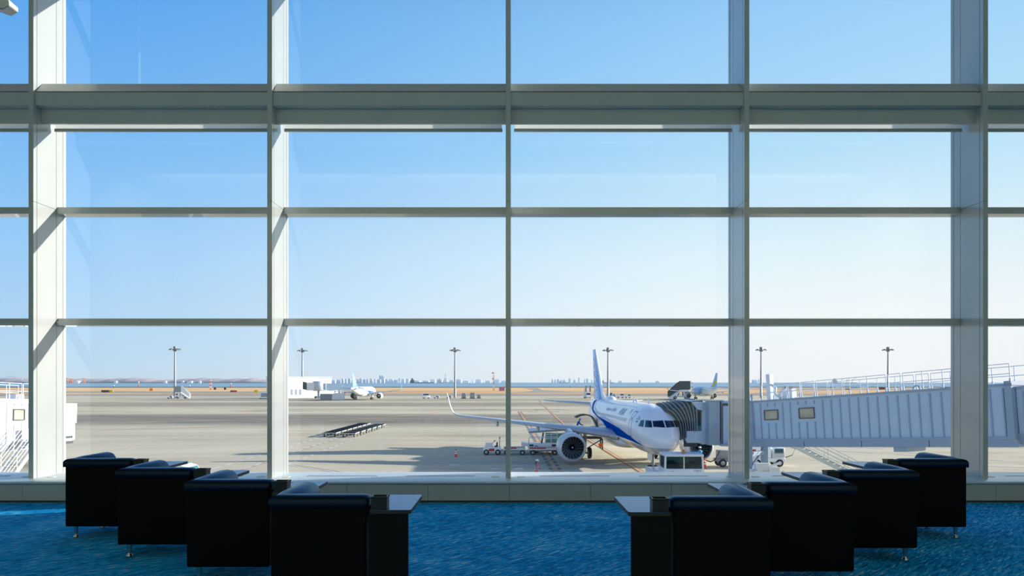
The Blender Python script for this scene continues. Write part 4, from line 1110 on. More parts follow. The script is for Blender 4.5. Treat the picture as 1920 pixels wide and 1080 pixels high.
# --- far white building with its own bridge
t = thing('terminal_annex', 'long white flat roofed building far across the apron on the left', 'building', (-101, 372, GZ))
Mb = Matrix.Rotation(radians(38), 4, 'Z')
MB().box(-18, 14, 0, 5, 0, 10.2, Mb).build('wall', 'building_white', t)
pr = MB().box(-18.2, 14.2, -.3, 5.3, 10.2, 10.5, Mb); pr.build('roof_edge', 'building_white', t)
wi = MB()
for k in range(5): MB().box(-12 + k * 2.2, -11 + k * 2.2, -.06, .1, 1.5, 4.2, Mb).build('window', 'cabin_window', t)
MB().box(14, 20, 2, 5, 0, 3.6, Mb).build('low_wall', 'building_white', t)
t = thing('boarding_bridge', 'small distant white boarding bridge with a round cab, beside the white building', 'boarding bridge', (X_(597, 358), 358, GZ), radians(22))
MB().lathe([(2.2, 3.6), (2.6, 3.8), (2.6, 8.0), (2.3, 8.2), (.1, 8.3)], 24).build('cab', 'bridge_white_trim', t)
MB().box(-5.6, -1.5, -1.4, 1.4, 3.9, 7.6).build('cab_neck', 'bridge_white', t)
r = []
for k in range(7): r.append([Vector((-5.6 - k * .25, y * (1 + .05 * (k % 2)), z + .3 * k / 6)) for y, z in ((-1.4, 4.2), (-1.4, 7.7), (1.4, 7.7), (1.4, 4.2))])
MB().loft(r, False, False, False).build('bellows', 'bellows', t)
tb = MB().box(1.5, 11, -1.5, 1.5, 3.9, 7.2); tb.box(11, 19, -1.3, 1.3, 3.7, 6.6); tb.build('tunnel', 'bridge_paint', t)
MB().box(-.4, .4, -.4, .4, 0, 3.8).box(9.5, 10.2, -.4, .4, 0, 3.9).box(-1.8, 1.8, -.9, -.5, .3, 1.2).build('lift_column', 'bridge_trim', t)
for x in (-1.5, 1.5): MB().cyl((x, -.9, .5), (x, -.5, .5), .5, None, 14).build('wheel', 'tyre', t)
MB().cyl((3.2, -1.6, 0), (3.2, -1.6, 9.6), .12, None, 8).build('mast', 'rail_white', t)
# ------------------------------------------------------------------ ground vehicles and equipment
def wheel(p, x, y, z, r, w=.22, axis='y', nm='wheel'):
    M = Matrix.Translation((x, y, z)) @ (Matrix.Rotation(pi / 2, 4, 'X') if axis == 'y' else Matrix.Rotation(pi / 2, 4, 'Y'))
    b = MB().lathe([(.2 * r, -w / 2), (.6 * r, -w * .55), (.92 * r, -w * .5), (r, 0), (.92 * r, w * .5), (.6 * r, w * .55), (.2 * r, w / 2)], 18, M, True)
    b.m(1).lathe([(.02, -w * .56), (.5 * r, -w * .57), (.56 * r, -w * .5)], 12, M); b.lathe([(.02, w * .56), (.5 * r, w * .57), (.56 * r, w * .5)], 12, M)
    return b.build(nm, ['tyre', 'wheel_hub'], p)

# pushback tractor in front of the nose wheel; its cab back faces the lounge
t = thing('pushback_tractor', 'white pushback tractor with an amber beacon in front of the airliner nose', 'vehicle', (12.26, 53.6, GZ), 0)
x0, x1 = -1.39, 1.39
MB().rbox(x0 - .05, x1 + .05, -1.55, 5.4, .4, 1.05, .08, 3).build('chassis', 'vehicle_white', t)
b = MB(); b.rbox(x0, x1, -1.6, .4, .9, 1.66, .05, 3); b.build('cab_body', 'vehicle_white', t)
c = MB()
for x in (x0 + .07, x1 - .07):
    c.bar((x, -1.52, 1.6), (x * .97, -1.45, 2.56), .13, .13); c.bar((x, .3, 1.6), (x * .97, .2, 2.56), .12, .12)
c.bar((0, -1.53, 1.6), (0, -1.46, 2.5), .07, .07); c.build('cab_pillars', 'vehicle_white', t)
MB().rbox(x0 + .02, x1 - .02, -1.6, .35, 2.5, 2.68, .05, 3).build('cab_roof', 'vehicle_white', t)
for s in (-1, 1):
    MB().box(min(s * .05, s * 1.27), max(s * .05, s * 1.27), -1.5, -1.485, 1.66, 2.48).build('rear_window', 'tinted_glass', t)
    MB().box(s * 1.31 - .006, s * 1.31 + .006, -1.4, .2, 1.66, 2.5).build('side_window', 'tinted_glass', t)
MB().box(-1.27, 1.27, .22, .235, 1.66, 2.5).build('windscreen', 'tinted_glass', t)
for s in (-.75, .72):
    q = MB().rbox(s - .27, s + .27, -.9, -.75, 1.5, 2.15, .05, 2); q.rbox(s - .27, s + .27, -.9, -.35, 1.2, 1.35, .05, 2); q.build('seat', 'vehicle_dark', t)
MB().rbox(-1.25, 1.25, -.15, .2, 1.5, 1.85, .05, 2).build('dashboard', 'vehicle_dark', t)
q = MB().lathe([(.17, 0), (.2, .015), (.17, .03)], 18, Matrix.Translation((-.75, -.28, 1.9)) @ Matrix.Rotation(radians(40), 4, 'X')); q.build('steering_wheel', 'vehicle_dark', t)
be = MB().cyl((0, -1.35, 2.68), (0, -1.35, 2.74), .11, .11, 14); be.m(1).lathe([(.1, 2.74), (.1, 2.9), (.06, 2.97), (.01, 2.98)], 14, Matrix.Translation((0, -1.35, 0))); be.build('beacon', ['vehicle_grey', 'beacon'], t)
for s in (-1, 1):
    for yy in (-.7, 3.9): wheel(t, s * 1.25, yy, .5, .5, .34, 'x')
for x in (-.9, .85): MB().bar((x, -1.62, 2.46), (x + .4, -1.6, 2.25), .025).build('wiper', 'vehicle_dark', t)
lettering('fleet_number', 'T7673', .2, lambda u, v: Vector((.66 + u, -1.607, 1.45 + v)), 'letter_black', t)
lettering('fleet_number', '11', .26, lambda u, v: Vector((-.95 + u, -1.607, 1.34 + v)), 'letter_black', t)
MB().box(-.62, -.56, -1.607, -1.6, 1.34, 1.4).box(-.46, -.4, -1.607, -1.6, 1.34, 1.4).build('fleet_dots', 'letter_black', t)
MB().rbox(-1.3, -.2, 5.4, 5.9, .3, .8, .06, 2).rbox(.2, 1.3, 5.4, 5.9, .3, .8, .06, 2).build('lifting_arm', 'vehicle_white', t)

# small tractor pulling two baggage dollies towards the aft hold
dT = 79.6
t = thing('baggage_tractor', 'small white baggage tractor at the end of the dolly train by the wing', 'vehicle', (-1.72, dT, GZ))
MB().rbox(-.92, .95, -.65, .65, .3, .85, .07, 3).build('body', 'vehicle_white', t)
MB().rbox(-.7, .05, -.6, .6, .85, 1.25, .06, 3).build('hood', 'vehicle_white', t)
MB().rbox(.45, .6, -.55, .55, .85, 1.3, .04, 2).rbox(.25, .6, -.55, .55, .8, .92, .04, 2).build('seat', 'vehicle_dark', t)
MB().bar((.05, 0, 1.2), (.3, 0, 1.45), .05).lathe([(.15, 0), (.18, .02), (.15, .04)], 14, Matrix.Translation((.3, 0, 1.45))).build('steering_wheel', 'vehicle_dark', t)
MB().cyl((.8, .3, .85), (.8, .3, 1.75), .04, None, 8).sphere((.8, .3, 1.78), .09, 8, 6).build('lamp_post', 'vehicle_grey', t)
MB().box(-.35, .25, -.665, -.65, .42, .68).build('red_panel', 'vehicle_red', t)
for x in (-.6, .62):
    for s in (-1, 1): wheel(t, x, s * .62, .3, .3, .18)
def dolly(label, loc_, rails, h):
    t = thing('baggage_dolly', label, 'trolley', loc_, 0, 'baggage dollies behind the small tractor')
    d = MB().rbox(-h, h, -.8, .8, .52, .66, .03, 2); d.box(-h + .05, h - .05, -.79, -.76, .66, .80); d.box(-h + .05, h - .05, .76, .79, .66, .80); d.build('deck', 'vehicle_white', t)
    MB().box(-h + .15, .2, -.83, -.805, .68, .8).build('red_band', 'vehicle_red', t)
    r = MB()
    for x in frange(-h + .2, h - .2, 10): r.cyl((x, -.74, .70), (x, .74, .70), .05, None, 8)
    r.build('rollers', 'vehicle_dark', t)
    MB().bar((-h, 0, .5), (-h - .18, 0, .42), .08).box(-h + .05, h - .05, -.6, .6, .38, .5).build('chassis', 'vehicle_grey', t)
    if rails:
        q = MB()
        for yy in (-.75, .75): q.tube([(-h + .1, yy, .7), (-h + .1, yy, 1.7), (-h + .25, yy, 1.85), (h - .25, yy, 1.85), (h - .15, yy, 1.7), (h - .15, yy, .7)], .03, 6)
        q.build('guard_rail', 'rail_white', t)
    for x in (-h * .7, h * .7):
        for s in (-1, 1): wheel(t, x, s * .68, .26, .26, .14)
    return t
dolly('baggage dolly coupled directly behind the small white tractor', (.66, dT, GZ), False, 1.2)
dolly('baggage dolly with tall white guard rails, partly behind the engine', (3.75, dT, GZ), True, 1.65)

# belt loader raised to the aft hold
t = thing('belt_loader', 'white belt loader with a covered sloping conveyor beside the rear hold', 'vehicle', (X_(1044, 82), 82, GZ), 0)
o = t.location
MB().rbox(-3.2, 3.0, -.9, .9, .45, 1.05, .06, 2).prism([(-3.9, .75), (-3.2, .75), (-3.2, 1.05), (-3.9, 1.2)], -.9, .9, 'y').build('chassis', 'vehicle_white', t)
MB().box(-.6, .6, -.92, -.9, .6, .95).box(-3.1, -2.6, -.92, -.9, .6, .95).build('chassis_hatch', 'vehicle_dark', t)
P0, P1 = Vector((-3.1, 0, 2.1)), Vector((4.1, 0, 2.75))
bm_ = MB().bar(P0 + Vector((0, 0, .15)), P1, 1.5, .22); bm_.build('conveyor', 'vehicle_grey', t)
cv = []
for k in range(9):
    p = P0.lerp(P0.lerp(P1, .66), k / 8); cv.append([p + Vector((0, .75 * cos(a), .12 + .42 * sin(a))) for a in frange(0, pi, 10)])
MB().loft(cv, False, False).build('conveyor_cover', 'vehicle_white', t)
gl = MB()
for k in range(6):
    p = P0.lerp(P1, .25 + .09 * k); gl.bar((p.x, -.75, 1.05), (p.x, -.75, p.z), .07)
for q in (.0, .45, .9): gl.bar((P0.lerp(P1, .25).x, -.75, 1.1 + q), (P0.lerp(P1, .7).x, -.75, 1.1 + q * 1.35), .06)
gl.build('guard_frame', 'vehicle_white', t)
MB().box(P0.lerp(P1, .25).x, P0.lerp(P1, .7).x, -.745, -.735, 1.1, 2.2).build('guard_panel', 'tinted_glass', t)
MB().bar((-1.7, -.5, 1.0), (-1.5, -.5, 2.2), .16).bar((1.4, -.5, 1.0), (2.8, -.5, 2.6), .16).bar((2.8, .4, 1.0), (1.2, .4, 2.4), .14).build('lift_arms', 'vehicle_dark', t)
MB().box(2.2, 5.2, -.9, .9, 1.55, 1.75).bar((4.9, -.8, .4), (4.9, -.8, 1.6), .14).bar((4.9, .8, .4), (4.9, .8, 1.6), .14).bar((3.2, -.8, .5), (5.0, -.8, 1.6), .1).build('end_platform', 'vehicle_dark', t)
MB().box(4.5, 4.9, -.95, -.7, .7, 1.05).build('orange_box', 'vest_orange', t)
for x in (-2.3, 2.1):
    for s in (-1, 1): wheel(t, x, s * .85, .42, .42, .26)

# cargo container dollies parked in two rows
def flat_dolly(label, loc_):
    t = thing('container_dolly', label, 'trolley', loc_, 0, 'container dollies parked in two rows')
    d = MB()
    for x in (-.9, .9): d.box(x - .06, x + .06, -1.55, 1.55, .44, .62)
    for y in (-1.5, 0, 1.5): d.box(-.9, .9, y - .05, y + .05, .44, .58)
    d.build('frame', 'vehicle_dark', t)
    r = MB()
    for y in frange(-1.35, 1.35, 9): r.cyl((-.82, y, .60), (.82, y, .60), .05, None, 8)
    r.build('rollers', 'vehicle_dark', t)
    e = MB().box(.96, 1.0, -1.5, 1.5, .48, .62)
    for y in (-1.45, -.5, .5, 1.3): e.box(.95, .99, y, y + .14, .12, .48)
    e.box(-.95, .95, -1.6, -1.56, .5, .6); e.build('end_plate', 'galvanised', t)
    for x in (-.75, .75):
        for y in (-1.1, 1.1): wheel(t, x, y, .22, .22, .13, 'x')
    MB().bar((0, 1.55, .35), (0, 2.0, .3), .07).build('tow_bar', 'vehicle_dark', t)
    return t
nth = ['nearest', 'second', 'third', 'fourth', 'fifth', 'sixth', 'farthest']
fd = None
for row, (xa, xb, ya, yb, n) in enumerate(((-25.2, -25.0, 106.5, 128.5, 7), (-22.35, -21.9, 105.8, 126, 6))):
    for i in range(n):
        q = i / (n - 1); p = (xa + (xb - xa) * q, ya + (yb - ya) * q, GZ)
        lb = '%s flat container dolly of the %s parked row' % (nth[i] if i < n - 1 else 'farthest', 'left' if row == 0 else 'right')
        if fd is None: fd = flat_dolly(lb, p)
        else: dup(fd, p, None, lb)

# traffic cones
def cone(label, loc_, h):
    t = thing('traffic_cone', label, 'cone', loc_)
    MB().rbox(-.2, .2, -.2, .2, 0, .05, .015, 2).build('base', 'cone_orange', t)
    MB().lathe([(.15, .05), (.035, h), (.001, h + .005)], 18).build('cone_body', 'cone_orange', t)
    for a, b in ((.35, .5), (.62, .75)):
        f = lambda q: .15 + (.035 - .15) * q + .004
        MB().lathe([(f(a), .05 + a * (h - .05)), (f(b), .05 + b * (h - .05))], 18).build('band', 'cone_white', t)
cone('orange traffic cone with white bands alone on the shaded apron', (X_(855, 77.2), 77.2, GZ), .82)
cone('tall orange and white traffic cone beside the pushback tractor', (X_(1321.5, 66.6), 66.6, GZ), .95)

# service units under the grey bridge
t = thing('hydrant_cart', 'grey service cart with hose beside the far engine', 'vehicle', (20.4, 68.2, GZ), 0)
MB().rbox(-1.5, 1.6, -.7, .7, .5, .75, .05, 2).build('chassis', 'vehicle_grey', t)
MB().rbox(-1.3, -.3, -.6, .6, .75, 1.5, .06, 2).rbox(.0, .9, -.6, .6, .75, 1.25, .06, 2).build('tank_box', 'vehicle_grey', t)
MB().lathe([(.2, -.3), (.55, -.3), (.55, -.25), (.3, -.25), (.3, .25), (.55, .25), (.55, .3), (.2, .3)], 18, Matrix.Translation((1.1, -.1, 1.2)) @ Matrix.Rotation(pi / 2, 4, 'X')).build('hose_reel', 'vehicle_dark', t)
for x in (-1.0, 1.1):
    for s in (-1, 1): wheel(t, x, s * .65, .38, .38, .2)
hz = MB().tube([(-2.62, .1, 1.12), (-2.75, -.6, .9), (-2.75, -1.5, .72), (-2.3, -1.4, .58), (-1.9, -1.2, .7), (-1.6, -1.0, 1.05), (-1.3, -.8, 1.5)], .05, 8); hz.build('hose', 'rubber_hose', t)
t = thing('ground_power_unit', 'white service truck with hoses under the near end of the grey bridge', 'vehicle', (23.7, 68.6, GZ), 0)
MB().rbox(-1.7, 1.5, -.8, .8, .45, .8, .05, 2).build('chassis', 'vehicle_white', t)
MB().rbox(-1.6, .2, -.75, .75, .8, 1.9, .06, 2).build('cabinet', 'vehicle_white', t)
MB().rbox(.35, 1.45, -.75, .75, .8, 1.75, .08, 2).build('cab', 'vehicle_white', t)
MB().box(.5, 1.3, -.765, -.75, 1.25, 1.65).build('cab_window', 'tinted_glass', t)
MB().box(-1.5, -1.2, -.765, -.75, 1.3, 1.6).build('red_mark', 'vehicle_red', t)
sl = MB()
for z in frange(.9, 1.3, 5): sl.box(.4, 1.4, -.77, -.75, z, z + .03)
sl.build('grille', 'vehicle_grey', t)
for x in (-1.1, .95):
    for s in (-1, 1): wheel(t, x, s * .75, .36, .36, .2)

# white van passing below the window on the left
t = thing('van', 'white van passing just below the window, behind the left hand armchairs', 'vehicle', (-22.3, 50.3, GZ), 0)
MB().prism([(-2.2, .45), (2.3, .45), (2.32, .95), (1.55, 1.15), (1.0, 2.05), (.6, 2.17), (-2.1, 2.2), (-2.25, 1.9)], -.85, .85, 'y').build('body', 'vehicle_white', t)
for s in (-1, 1):
    for a, b in ((-1.95, -.7), (-.6, .35)): MB().prism([(a, 1.3), (b, 1.3), (b, 1.95), (a, 1.95)], s * .855 - .008, s * .855 + .008, 'y').build('side_window', 'tinted_glass', t)
    MB().prism([(.45, 1.3), (1.3, 1.25), (.9, 1.95), (.45, 1.95)], s * .855 - .008, s * .855 + .008, 'y').build('side_window', 'tinted_glass', t)
MB().prism([(1.53, 1.2), (1.56, 1.2), (1.04, 2.03), (1.0, 2.03)], -.74, .74, 'y').build('windscreen', 'tinted_glass', t)
MB().box(-1.6, .5, -.75, -.7, 2.19, 2.24).box(-1.6, .5, .7, .75, 2.19, 2.24).build('roof_rail', 'vehicle_grey', t)
for x in (-1.4, 1.45):
    for s in (-1, 1): wheel(t, x, s * .78, .33, .33, .2)

# boarding-stair trucks and small service vehicles on the far apron
def stair_truck(label, loc_, rz, sc=1.0, covered=True, panel='vehicle_white'):
    t = thing('stair_truck', label, 'vehicle', loc_, rz); t.scale = (sc,) * 3
    MB().rbox(-3.0, 2.2, -1.05, 1.05, .5, 1.0, .06, 2).build('chassis', 'vehicle_white', t)
    MB().prism([(-3.2, .6), (-1.6, .6), (-1.6, 2.5), (-2.7, 2.5), (-3.1, 1.6)], -1.0, 1.0, 'y').build('cab', 'vehicle_white', t)
    MB().box(-2.6, -1.75, -1.015, -1.0, 1.6, 2.3).box(-2.6, -1.75, 1.0, 1.015, 1.6, 2.3).prism([(-3.12, 1.65), (-2.74, 2.42), (-2.72, 2.42), (-3.09, 1.65)], -.9, .9, 'y').build('cab_window', 'cockpit_glass', t)
    s = MB().prism([(-2.9, 3.0), (-.4, 3.0), (3.4, .35), (3.4, .1), (2.7, .1), (-.6, 2.5), (-2.9, 2.6)], -.9, .9, 'y'); s.build('stair', 'vehicle_white', t)
    if covered:
        c = MB().box(-3.3, -.2, -1.0, -.95, 3.0, 5.6); c.box(-3.3, -.2, .95, 1.0, 3.0, 5.6); c.box(-3.5, -.1, -1.1, 1.1, 5.6, 5.75); c.build('canopy', 'vehicle_grey' if panel == 'vehicle_white' else panel, t)
        MB().prism([(-.2, 3.2), (-.2, 5.6), (.6, 5.2), (3.6, 2.4), (3.6, .5)], -1.0, -.95, 'y').prism([(-.2, 3.2), (-.2, 5.6), (.6, 5.2), (3.6, 2.4), (3.6, .5)], .95, 1.0, 'y').build('side_panel', panel, t)
    for x in (-2.2, 1.5):
        for q in (-1, 1): wheel(t, x, q * .95, .5, .5, .3)
    MB().bar((-1.2, 0, .9), (-1.0, 0, 2.7), .3).bar((.6, 0, .9), (-.2, 0, 2.4), .25).build('lift_arms', 'vehicle_dark', t)
    return t
stair_truck('white boarding stair truck beside the far left floodlight mast', (X_(345, 360), 358, GZ), radians(4), 1.02)
stair_truck('grey canopied lift truck parked just left of the near airliner tail fin', (X_(1101, 362), 362, GZ), radians(96), 1.05)
stair_truck('covered boarding stairs at the door of the pale blue and yellow airliner', (80.2, 350, GZ), radians(180), 1.45, True, 'bridge_dark')
stair_truck('boarding stair truck seen above the roof of the grey bridge', (X_(1473, 372), 372, GZ), radians(200), 1.0)
def utility(label, px, base, L, H, rz, body='vehicle_white', kind='van', name='service_van'):
    d = D_(base)
    t = thing(name, label, 'vehicle', (X_(px, d), d, GZ), rz)
    W_ = min(2.2, L * .45) / 2
    MB().rbox(-L / 2, L / 2, -W_, W_, .35, H * .55, .06, 2).build('body', body, t)
    a, b = (-L * .5, L * .28) if kind == 'van' else (-L * .1, L * .42)
    MB().prism([(a, H * .5), (b + .5, H * .5), (b, H), (a + .15, H)], -W_ * .94, W_ * .94, 'y').build('cab', body, t)
    MB().prism([(a + .2, H * .6), (b + .2, H * .6), (b - .05, H * .9), (a + .25, H * .9)], -W_ * .97, W_ * .97, 'y').build('side_window', 'cockpit_glass', t)
    for x in (-L * .3, L * .3):
        for s in (-1, 1): wheel(t, x, s * W_ * .9, .36, .36, .22)
utility('white van with a roof box far out between airliner and mast', 799, 747.5, 3.6, 2.6, radians(20))
utility('low white baggage tractor to the right of the far white van', 818, 747.3, 2.6, 1.4, 0, kind='tractor', name='baggage_tractor')
utility('white tractor parked at the foot of the middle floodlight mast', 842, 747, 2.3, 1.5, 0, kind='tractor', name='baggage_tractor')
utility('white and dark pickup beyond the near airliner roof, nearer its fin', 1163, 746.6, 3.6, 2.3, 0, kind='tractor', name='service_truck')
utility('white and dark tractor beyond the near airliner roof, second from its fin', 1177, 746.6, 2.8, 2.0, 0, kind='tractor', name='baggage_tractor')
utility('small tractor parked against the base of the mast right of the tail fin', 1144, 745, 2.4, 2.4, 0, 'vehicle_blue', 'tractor', 'baggage_tractor')
utility('white cab van on the far left apron beside the floodlight mast', 319, 747.6, 2.6, 1.3, 0, kind='tractor', name='baggage_tractor')
def cabinet(label, px, base, w, h, m, name='equipment_cabinet', cat='cabinet'):
    d = D_(base); t = thing(name, label, cat, (X_(px, d), d, GZ))
    MB().rbox(-w / 2, w / 2, -.8, .8, .25, h, .08, 2).build('body', m, t)
    MB().box(-w * .38, w * .38, -.82, -.8, h * .3, h * .85).build('door', 'vehicle_grey', t)
    MB().box(-w / 2 - .3, w / 2 + .3, -.9, .9, 0, .25).build('plinth', 'vehicle_dark', t)
cabinet('grey equipment cabinet to the right of the middle floodlight mast', 869.5, 747.3, 1.9, 2.6, 'vehicle_grey')
cabinet('wider grey equipment cabinet, second to the right of the middle mast', 886, 747.3, 2.3, 2.8, 'vehicle_grey')
cabinet('low green crate at the end of the equipment by the middle mast', 898, 747, 1.6, 1.7, 'vehicle_green', 'crate', 'crate')
cabinet('tall white box beside the pickup beyond the near airliner roof', 1151, 746.6, 1.6, 2.4, 'vehicle_white', 'equipment_box', 'box')
cabinet('pale service kiosk at the left end of the white building', 497, 748, 4.2, 3.2, 'building_pale', 'kiosk', 'kiosk')
d = D_(749); t = thing('blast_fence', 'low white curved barrier between the white building and the distant airliner', 'barrier', (X_(640, d), d - 6, GZ), radians(-12))
MB().prism([(-2.9, 0), (2.9, 0), (2.9, 3.0), (-1.9, 3.0), (-2.6, 2.5), (-2.9, 1.6)], -.3, .3, 'y').build('panel', 'building_white', t)
MB().box(-9, -2.95, .6, 1.0, 0, 2.6).build('return_wall', 'vehicle_grey', t)
# ------------------------------------------------------------------ people (metres, feet on z = 0, facing -Y before rotation)
def skin_body(name, J, E, root, mats, pick, parent):
    """one continuous surface grown over a joint skeleton"""
    names = list(J); me = bpy.data.meshes.new(name)
    me.from_pydata([J[k][0] for k in names], [(names.index(a), names.index(b)) for a, b in E], [])
    o = bpy.data.objects.new(name, me); COL.objects.link(o)
    sk = o.modifiers.new('skin', 'SKIN'); o.modifiers.new('sub', 'SUBSURF').levels = 2
    sk.use_smooth_shade = True
    if not me.skin_vertices: me.attributes.new('skin', 'FLOAT', 'POINT')
    for i, k in enumerate(names):
        r = J[k][1]; me.skin_vertices[0].data[i].radius = r if isinstance(r, tuple) else (r, r)
        me.skin_vertices[0].data[i].use_root = (k == root)
    dg = bpy.context.evaluated_depsgraph_get(); m2 = bpy.data.meshes.new_from_object(o.evaluated_get(dg))
    bpy.data.objects.remove(o)
    r = bpy.data.objects.new(name, m2); COL.objects.link(r); m2.materials.clear()
    for m in mats: m2.materials.append(MATS[m])
    for p in m2.polygons: p.material_index = pick(p.center); p.use_smooth = True
    r.parent = parent
    return r
def person(label, loc_, rz, armL, armR, torso, legs, vest, hair_long=False, bend=0.0):
    t = thing('person', label, 'person', loc_, rz)
    J = {'pelvis': ((0, .0, .93), (.16, .11)), 'waist': ((0, -.01 - bend * .1, 1.06), (.145, .10)), 'chest': ((0, -.02 - bend * .3, 1.27), (.175, .115)), 'neck0': ((0, -.03 - bend * .5, 1.43), (.085, .075)),
         'neck': ((0, -.04 - bend * .55, 1.49), .055), 'head0': ((0, -.05 - bend * .6, 1.56), (.07, .085)), 'head1': ((0, -.05 - bend * .62, 1.645), (.078, .095)), 'head2': ((0, -.04 - bend * .62, 1.71), (.06, .07))}
    E = [('pelvis', 'waist'), ('waist', 'chest'), ('chest', 'neck0'), ('neck0', 'neck'), ('neck', 'head0'), ('head0', 'head1'), ('head1', 'head2')]
    for s, nm, arm in ((-1, 'L', armL), (1, 'R', armR)):
        J['hip' + nm] = ((s * .10, 0, .88), .095); J['knee' + nm] = ((s * .11, -.03, .49), .062); J['ank' + nm] = ((s * .115, .02, .10), .048); J['toe' + nm] = ((s * .13, -.16, .045), .04)
        E += [('pelvis', 'hip' + nm), ('hip' + nm, 'knee' + nm), ('knee' + nm, 'ank' + nm), ('ank' + nm, 'toe' + nm)]
        sh = Vector((s * .21, -.02 - bend * .42, 1.39)); el, ha = Vector(arm[0]), Vector(arm[1])
        J['sh' + nm] = (tuple(sh), .066); J['el' + nm] = (tuple(el), .046); J['wr' + nm] = (tuple(ha), .033)
        E += [('chest', 'sh' + nm), ('sh' + nm, 'el' + nm), ('el' + nm, 'wr' + nm)]
        d = (ha - el).normalized(); side = d.cross(Vector((0, 1, .2))).normalized()
        pa = ha + d * .07; J['pa' + nm] = (tuple(pa), (.042, .022)); E.append(('wr' + nm, 'pa' + nm))
        for k in range(4):
            a = pa + d * .045 + side * ((k - 1.5) * .022); b_ = a + d * (.03, .04, .037, .025)[k] + Vector((0, -.012, -.006))
            J['f%d%s' % (k, nm)] = (tuple(a), .010); J['g%d%s' % (k, nm)] = (tuple(b_), .008); E += [('pa' + nm, 'f%d%s' % (k, nm)), ('f%d%s' % (k, nm), 'g%d%s' % (k, nm))]
        th = ha + d * .04 + side * .045; J['th' + nm] = (tuple(th), .011); E.append(('wr' + nm, 'th' + nm))
    def pick(c):
        if c.z > 1.475: return 2
        if c.z < .12: return 3
        for arm in (armL, armR):
            h = Vector(arm[1])
            if (c - h).length < .17 and (c - Vector(arm[0])).length > (h - Vector(arm[0])).length - .01: return 2
        return 0 if c.z > .93 else 1
    body = skin_body('body', J, E, 'pelvis', [torso, legs, 'skin', 'boots'], pick, t)
    hy, hz = -.05 - bend * .62, 1.655
    MB().lathe([(.135, -.012), (.128, 0), (.122, .05), (.095, .1), (.05, .125), (.001, .132)], 20, Matrix.Translation((0, hy + .0, hz + .03))).prism([(-.08, -.105), (.08, -.105), (.06, -.19), (-.06, -.19)], hz + .02, hz + .03, 'z', Matrix.Translation((0, hy, 0))).build('helmet', 'helmet_white', t)
    hr = MB().sphere((0, hy + .035, hz - .04), .092, 14, 8, (1, .9, 1.0))
    if hair_long: hr.sphere((0, hy + .10, hz - .2), .07, 10, 8, (1.2, .8, 2.0))
    hr.build('hair', 'hair_dark', t)
    fc = MB().prism([(-.014, 0), (.014, 0), (.006, .045), (-.006, .045)], hy - .118, hy - .085, 'y', Matrix.Translation((0, 0, hz - .065))).build('nose', 'skin', t)
    ey = MB().sphere((-.032, hy - .088, hz - .01), .011, 8, 6).sphere((.032, hy - .088, hz - .01), .011, 8, 6); ey.build('eyes', 'letter_white', t)
    MB().box(-.025, .025, hy - .098, hy - .088, hz - .098, hz - .088).build('mouth', 'letter_red', t)
    MB().sphere((-.083, hy + .005, hz - .03), .024, 8, 6, (.4, .8, 1.2)).sphere((.083, hy + .005, hz - .03), .024, 8, 6, (.4, .8, 1.2)).build('ears', 'skin', t)
    if vest:
        rings = []
        for z, w, d in ((.86, .19, .145), (1.0, .185, .14), (1.15, .195, .145), (1.28, .205, .15), (1.38, .17, .125), (1.45, .10, .09)):
            yy = -.02 * (z - .93) / .4 - bend * .3 * max(0, (z - .95) / .33)
            rings.append([Vector((w * cos(a), yy + d * sin(a), z)) for a in [2 * pi * k / 20 for k in range(20)]])
        v = MB().loft(rings, False).build('vest', 'vest_orange', t)
        for z, w, d in ((1.02, .19, .145), (1.18, .20, .15)):
            MB().lathe([(1.0, 0), (1.0, .05)], 20, Matrix.Translation((0, -.02 * (z - .93) / .4, z)) @ Matrix.Diagonal((w, d, 1, 1))).build('reflective_band', 'vest_stripe', v)
    return t
person('worker in an orange safety vest and white helmet standing on the shaded apron', (X_(1006, 57.2), 57.2, GZ), radians(75), ((-.27, -.03, 1.13), (-.22, -.17, .96)), ((.28, -.06, 1.13), (.22, -.24, 1.02)), 'uniform_blue', 'uniform_navy', True, True)
person('worker in light blue holding a hose in front of the far engine', (X_(1313, 68.6), 68.6, GZ), radians(-160), ((-.28, -.14, 1.16), (-.16, -.36, 1.12)), ((.29, -.10, 1.14), (.2, -.32, 1.06)), 'uniform_cyan', 'uniform_navy', False)
person('worker in blue bending over luggage on the belt loader by the rear hold', (7.55, 82.0, GZ + 2.02), radians(80), ((-.27, -.3, 1.1), (-.22, -.52, 1.0)), ((.27, -.3, 1.12), (.2, -.55, 1.02)), 'uniform_blue', 'uniform_navy', False, False, .45)
# ------------------------------------------------------------------ airfield signs, masts and buoys
def sign(px, d, w, h, m, label, legs=2, nm='airfield_sign'):
    t = thing(nm, label, 'sign', (X_(px, d), d, GZ), 0)
    MB().box(-w / 2, w / 2, -.15, .15, .3, h).build('panel', m, t)
    lg = MB()
    for k in range(legs): x = -w / 2 + w * (k + .5) / legs; MB().box(x - .06, x + .06, -.06, .06, 0, .3).build('leg', 'vehicle_grey', t)
sign(197, 560, 5.5, 1.9, 'sign_black', 'long black airfield sign at the left of the grass, left half of a pair')
sign(207, 561, 4.0, 1.9, 'sign_yellow', 'yellow airfield sign joined to the long black one on the left grass')
sign(283.5, 660, 3.0, 2.6, 'sign_orange', 'orange marker box on the grass left of the far left mast')
sign(438, 570, 5.0, 1.6, 'sign_red', 'long dark red airfield sign on the left grass')
sign(480.5, 556, 3.0, 2.0, 'sign_yellow', 'yellow airfield sign beside the second upright')
sign(403, 760, 2.2, 2.4, 'sign_black', 'small black airfield sign left of two, by the far taxiway')
sign(422, 760, 2.2, 2.4, 'sign_black', 'small black airfield sign right of two, by the far taxiway')
sign(1656, 780, 9.0, 2.6, 'sign_red', 'long red airfield sign seen through the grey bridge railing')
